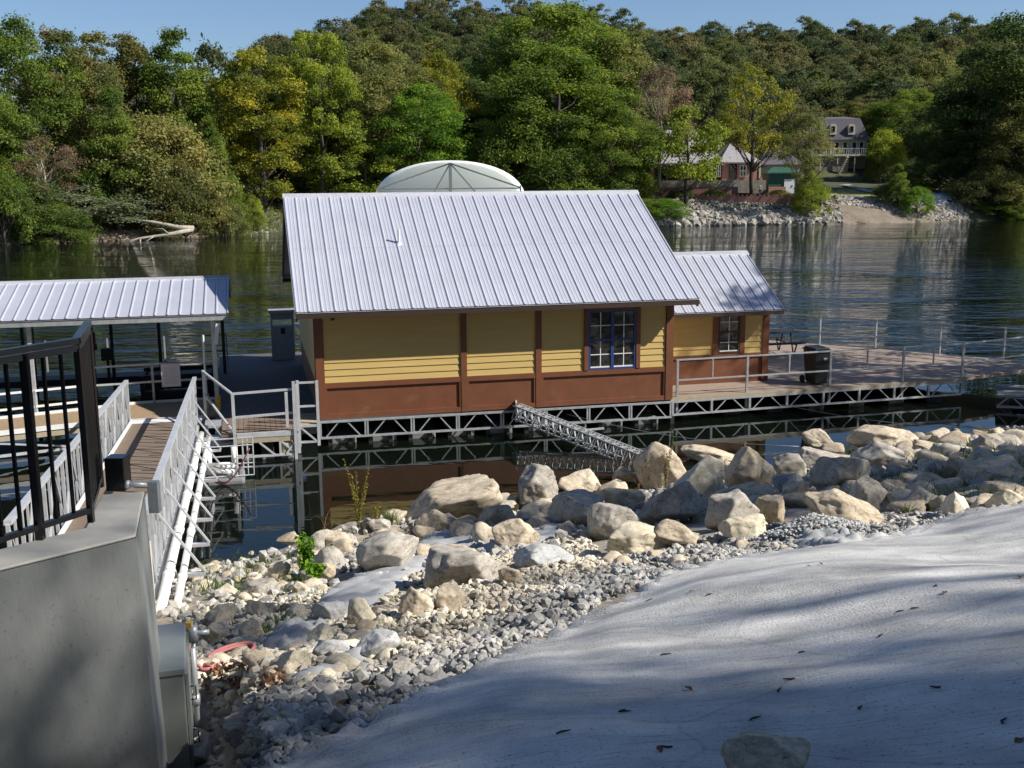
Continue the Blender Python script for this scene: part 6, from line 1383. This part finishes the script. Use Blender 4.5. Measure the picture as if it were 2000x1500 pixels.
b_ = ground_hit(735, 1030); weed(b_, .55, 3, .12, 'shorter yellow weed right of the tall one', 'weed', leafn=20, leafs=.02, seed=5)
b_ = ground_hit(600, 1130); weed(b_, .62, 7, .16, 'bright green leafy plant left of the grey tan boulder', 'plantleaf', 'grass', 16, .05, seed=6)
b_ = ground_hit(642, 1105); weed(b_, .34, 8, .12, 'low green leafy plant right of the grey tan boulder', 'plantleaf', 'grass', 12, .04, seed=7)
b_ = ground_hit(612, 1140); weed(b_, .30, 8, .2, 'green leafy plant spreading below the grey tan boulder', 'plantleaf', 'grass', 10, .045, seed=8)
q_ = at(1300, 950, 20.6); weed(q_, .85, 6, .2, 'dry pale weed in front of the tall tan boulder', 'dryweed', 'weed', 22, .022, seed=9)
q_ = at(1312, 880, 21.6); weed(q_, .5, 2, .06, 'thin green weed sprouting above the tall tan boulder', 'grass', 'grass', 18, .025, seed=10)
# twigs, dry leaves on the concrete
LIT = [(1268, 1173, 'twig'), (1350, 1157, 'leaf'), (1385, 1163, 'twig'), (1447, 1169, 'twig'), (1580, 1107, 'leaf'), (1603, 1103, 'leaf'), (1828, 1145, 'twig'), (1842, 1143, 'leaf'), (1845, 1160, 'leaf'), (1757, 1196, 'twig'), (1786, 1190, 'twig'), (1590, 1320, 'twig'), (1522, 1350, 'twig'), (1680, 1385, 'twig'), (1474, 1406, 'twig'), (1320, 1425, 'twig'), (1220, 1392, 'twig'), (1215, 1390, 'twig'), (1960, 1410, 'twig'), (1975, 1350, 'leaf'), (1990, 1130, 'leaf'), (1540, 1329, 'twig'), (1565, 1276, 'twig'), (1658, 1495, 'twig'), (1300, 1462, 'twig'), (1100, 1432, 'twig'), (1288, 1468, 'leaf'), (1205, 1475, 'leaf'), (1826, 1345, 'twig'), (1720, 1243, 'twig'), (1990, 1450, 'leaf'), (1765, 1226, 'leaf'), (1300, 1280, 'twig'), (1345, 1348, 'leaf')]
LIT = [l for i, l in enumerate(LIT) if i % 4 != 3]
g = random.Random(8)
def conc_hit(px, py):
    r = ray(px, py); t = 2.2
    while t < 25:
        p = Vector((0, 0, CZ)) + r * t
        if p.z < conc_top(p.x, p.y): return p
        t += .01
    return p
for px, py, kd in LIT:
    p = conc_hit(px, py); a = g.uniform(0, 3.1); d = Vector((math.cos(a), math.sin(a), 0))
    if kd == 'twig':
        l = g.uniform(.035, .075); q = [p + d * l * (t - .5) + Vector((-d.y, d.x, 0)) * .008 * math.sin(t * 5) for t in (0, .35, .7, 1)]
        q = [Vector((v.x, v.y, conc_top(v.x, v.y) + .007)) for v in q]; o = MB().tube(q, [.004, .005, .004, .002], 6).build('twig', M['twig']); tag(o, 'small dark twig lying on the concrete slope', 'twig', 'twigs on the concrete')
    else:
        s = g.uniform(.016, .028); e = Vector((-d.y, d.x, 0)); pts2 = [(-1, 0, 0), (-.5, .45, .3), (0, .6, .35), (.6, .35, .2), (1, 0, .35), (.6, -.35, .25), (0, -.6, .4), (-.5, -.45, .25)]
        vs = [p + (d * a_ + e * b2) * s + Vector((0, 0, .006 + c2 * s)) for a_, b2, c2 in pts2] + [p + Vector((0, 0, .008))]
        o = MB().add(vs, [(i, (i + 1) % 8, 8) for i in range(8)]).build('dry_leaf', M['dryleaf']); tag(o, 'curled brown dry leaf lying on the concrete slope', 'leaf', 'dry leaves on the concrete')
g = np.random.default_rng(44); C = []
for i in range(70): p = ground_hit(g.uniform(400, 560), g.uniform(1310, 1370)); C.append((p.x, p.y, p.z + .06))
C = np.array(C); V, Q = leaves(C, [.04] * len(C), 160, .055, 5, shell=.2); add_np('leaf_litter', V, Q, M['dryleaf'], 'reddish brown leaf litter on the pale gravel by the hose', 'leaves', 'stuff')
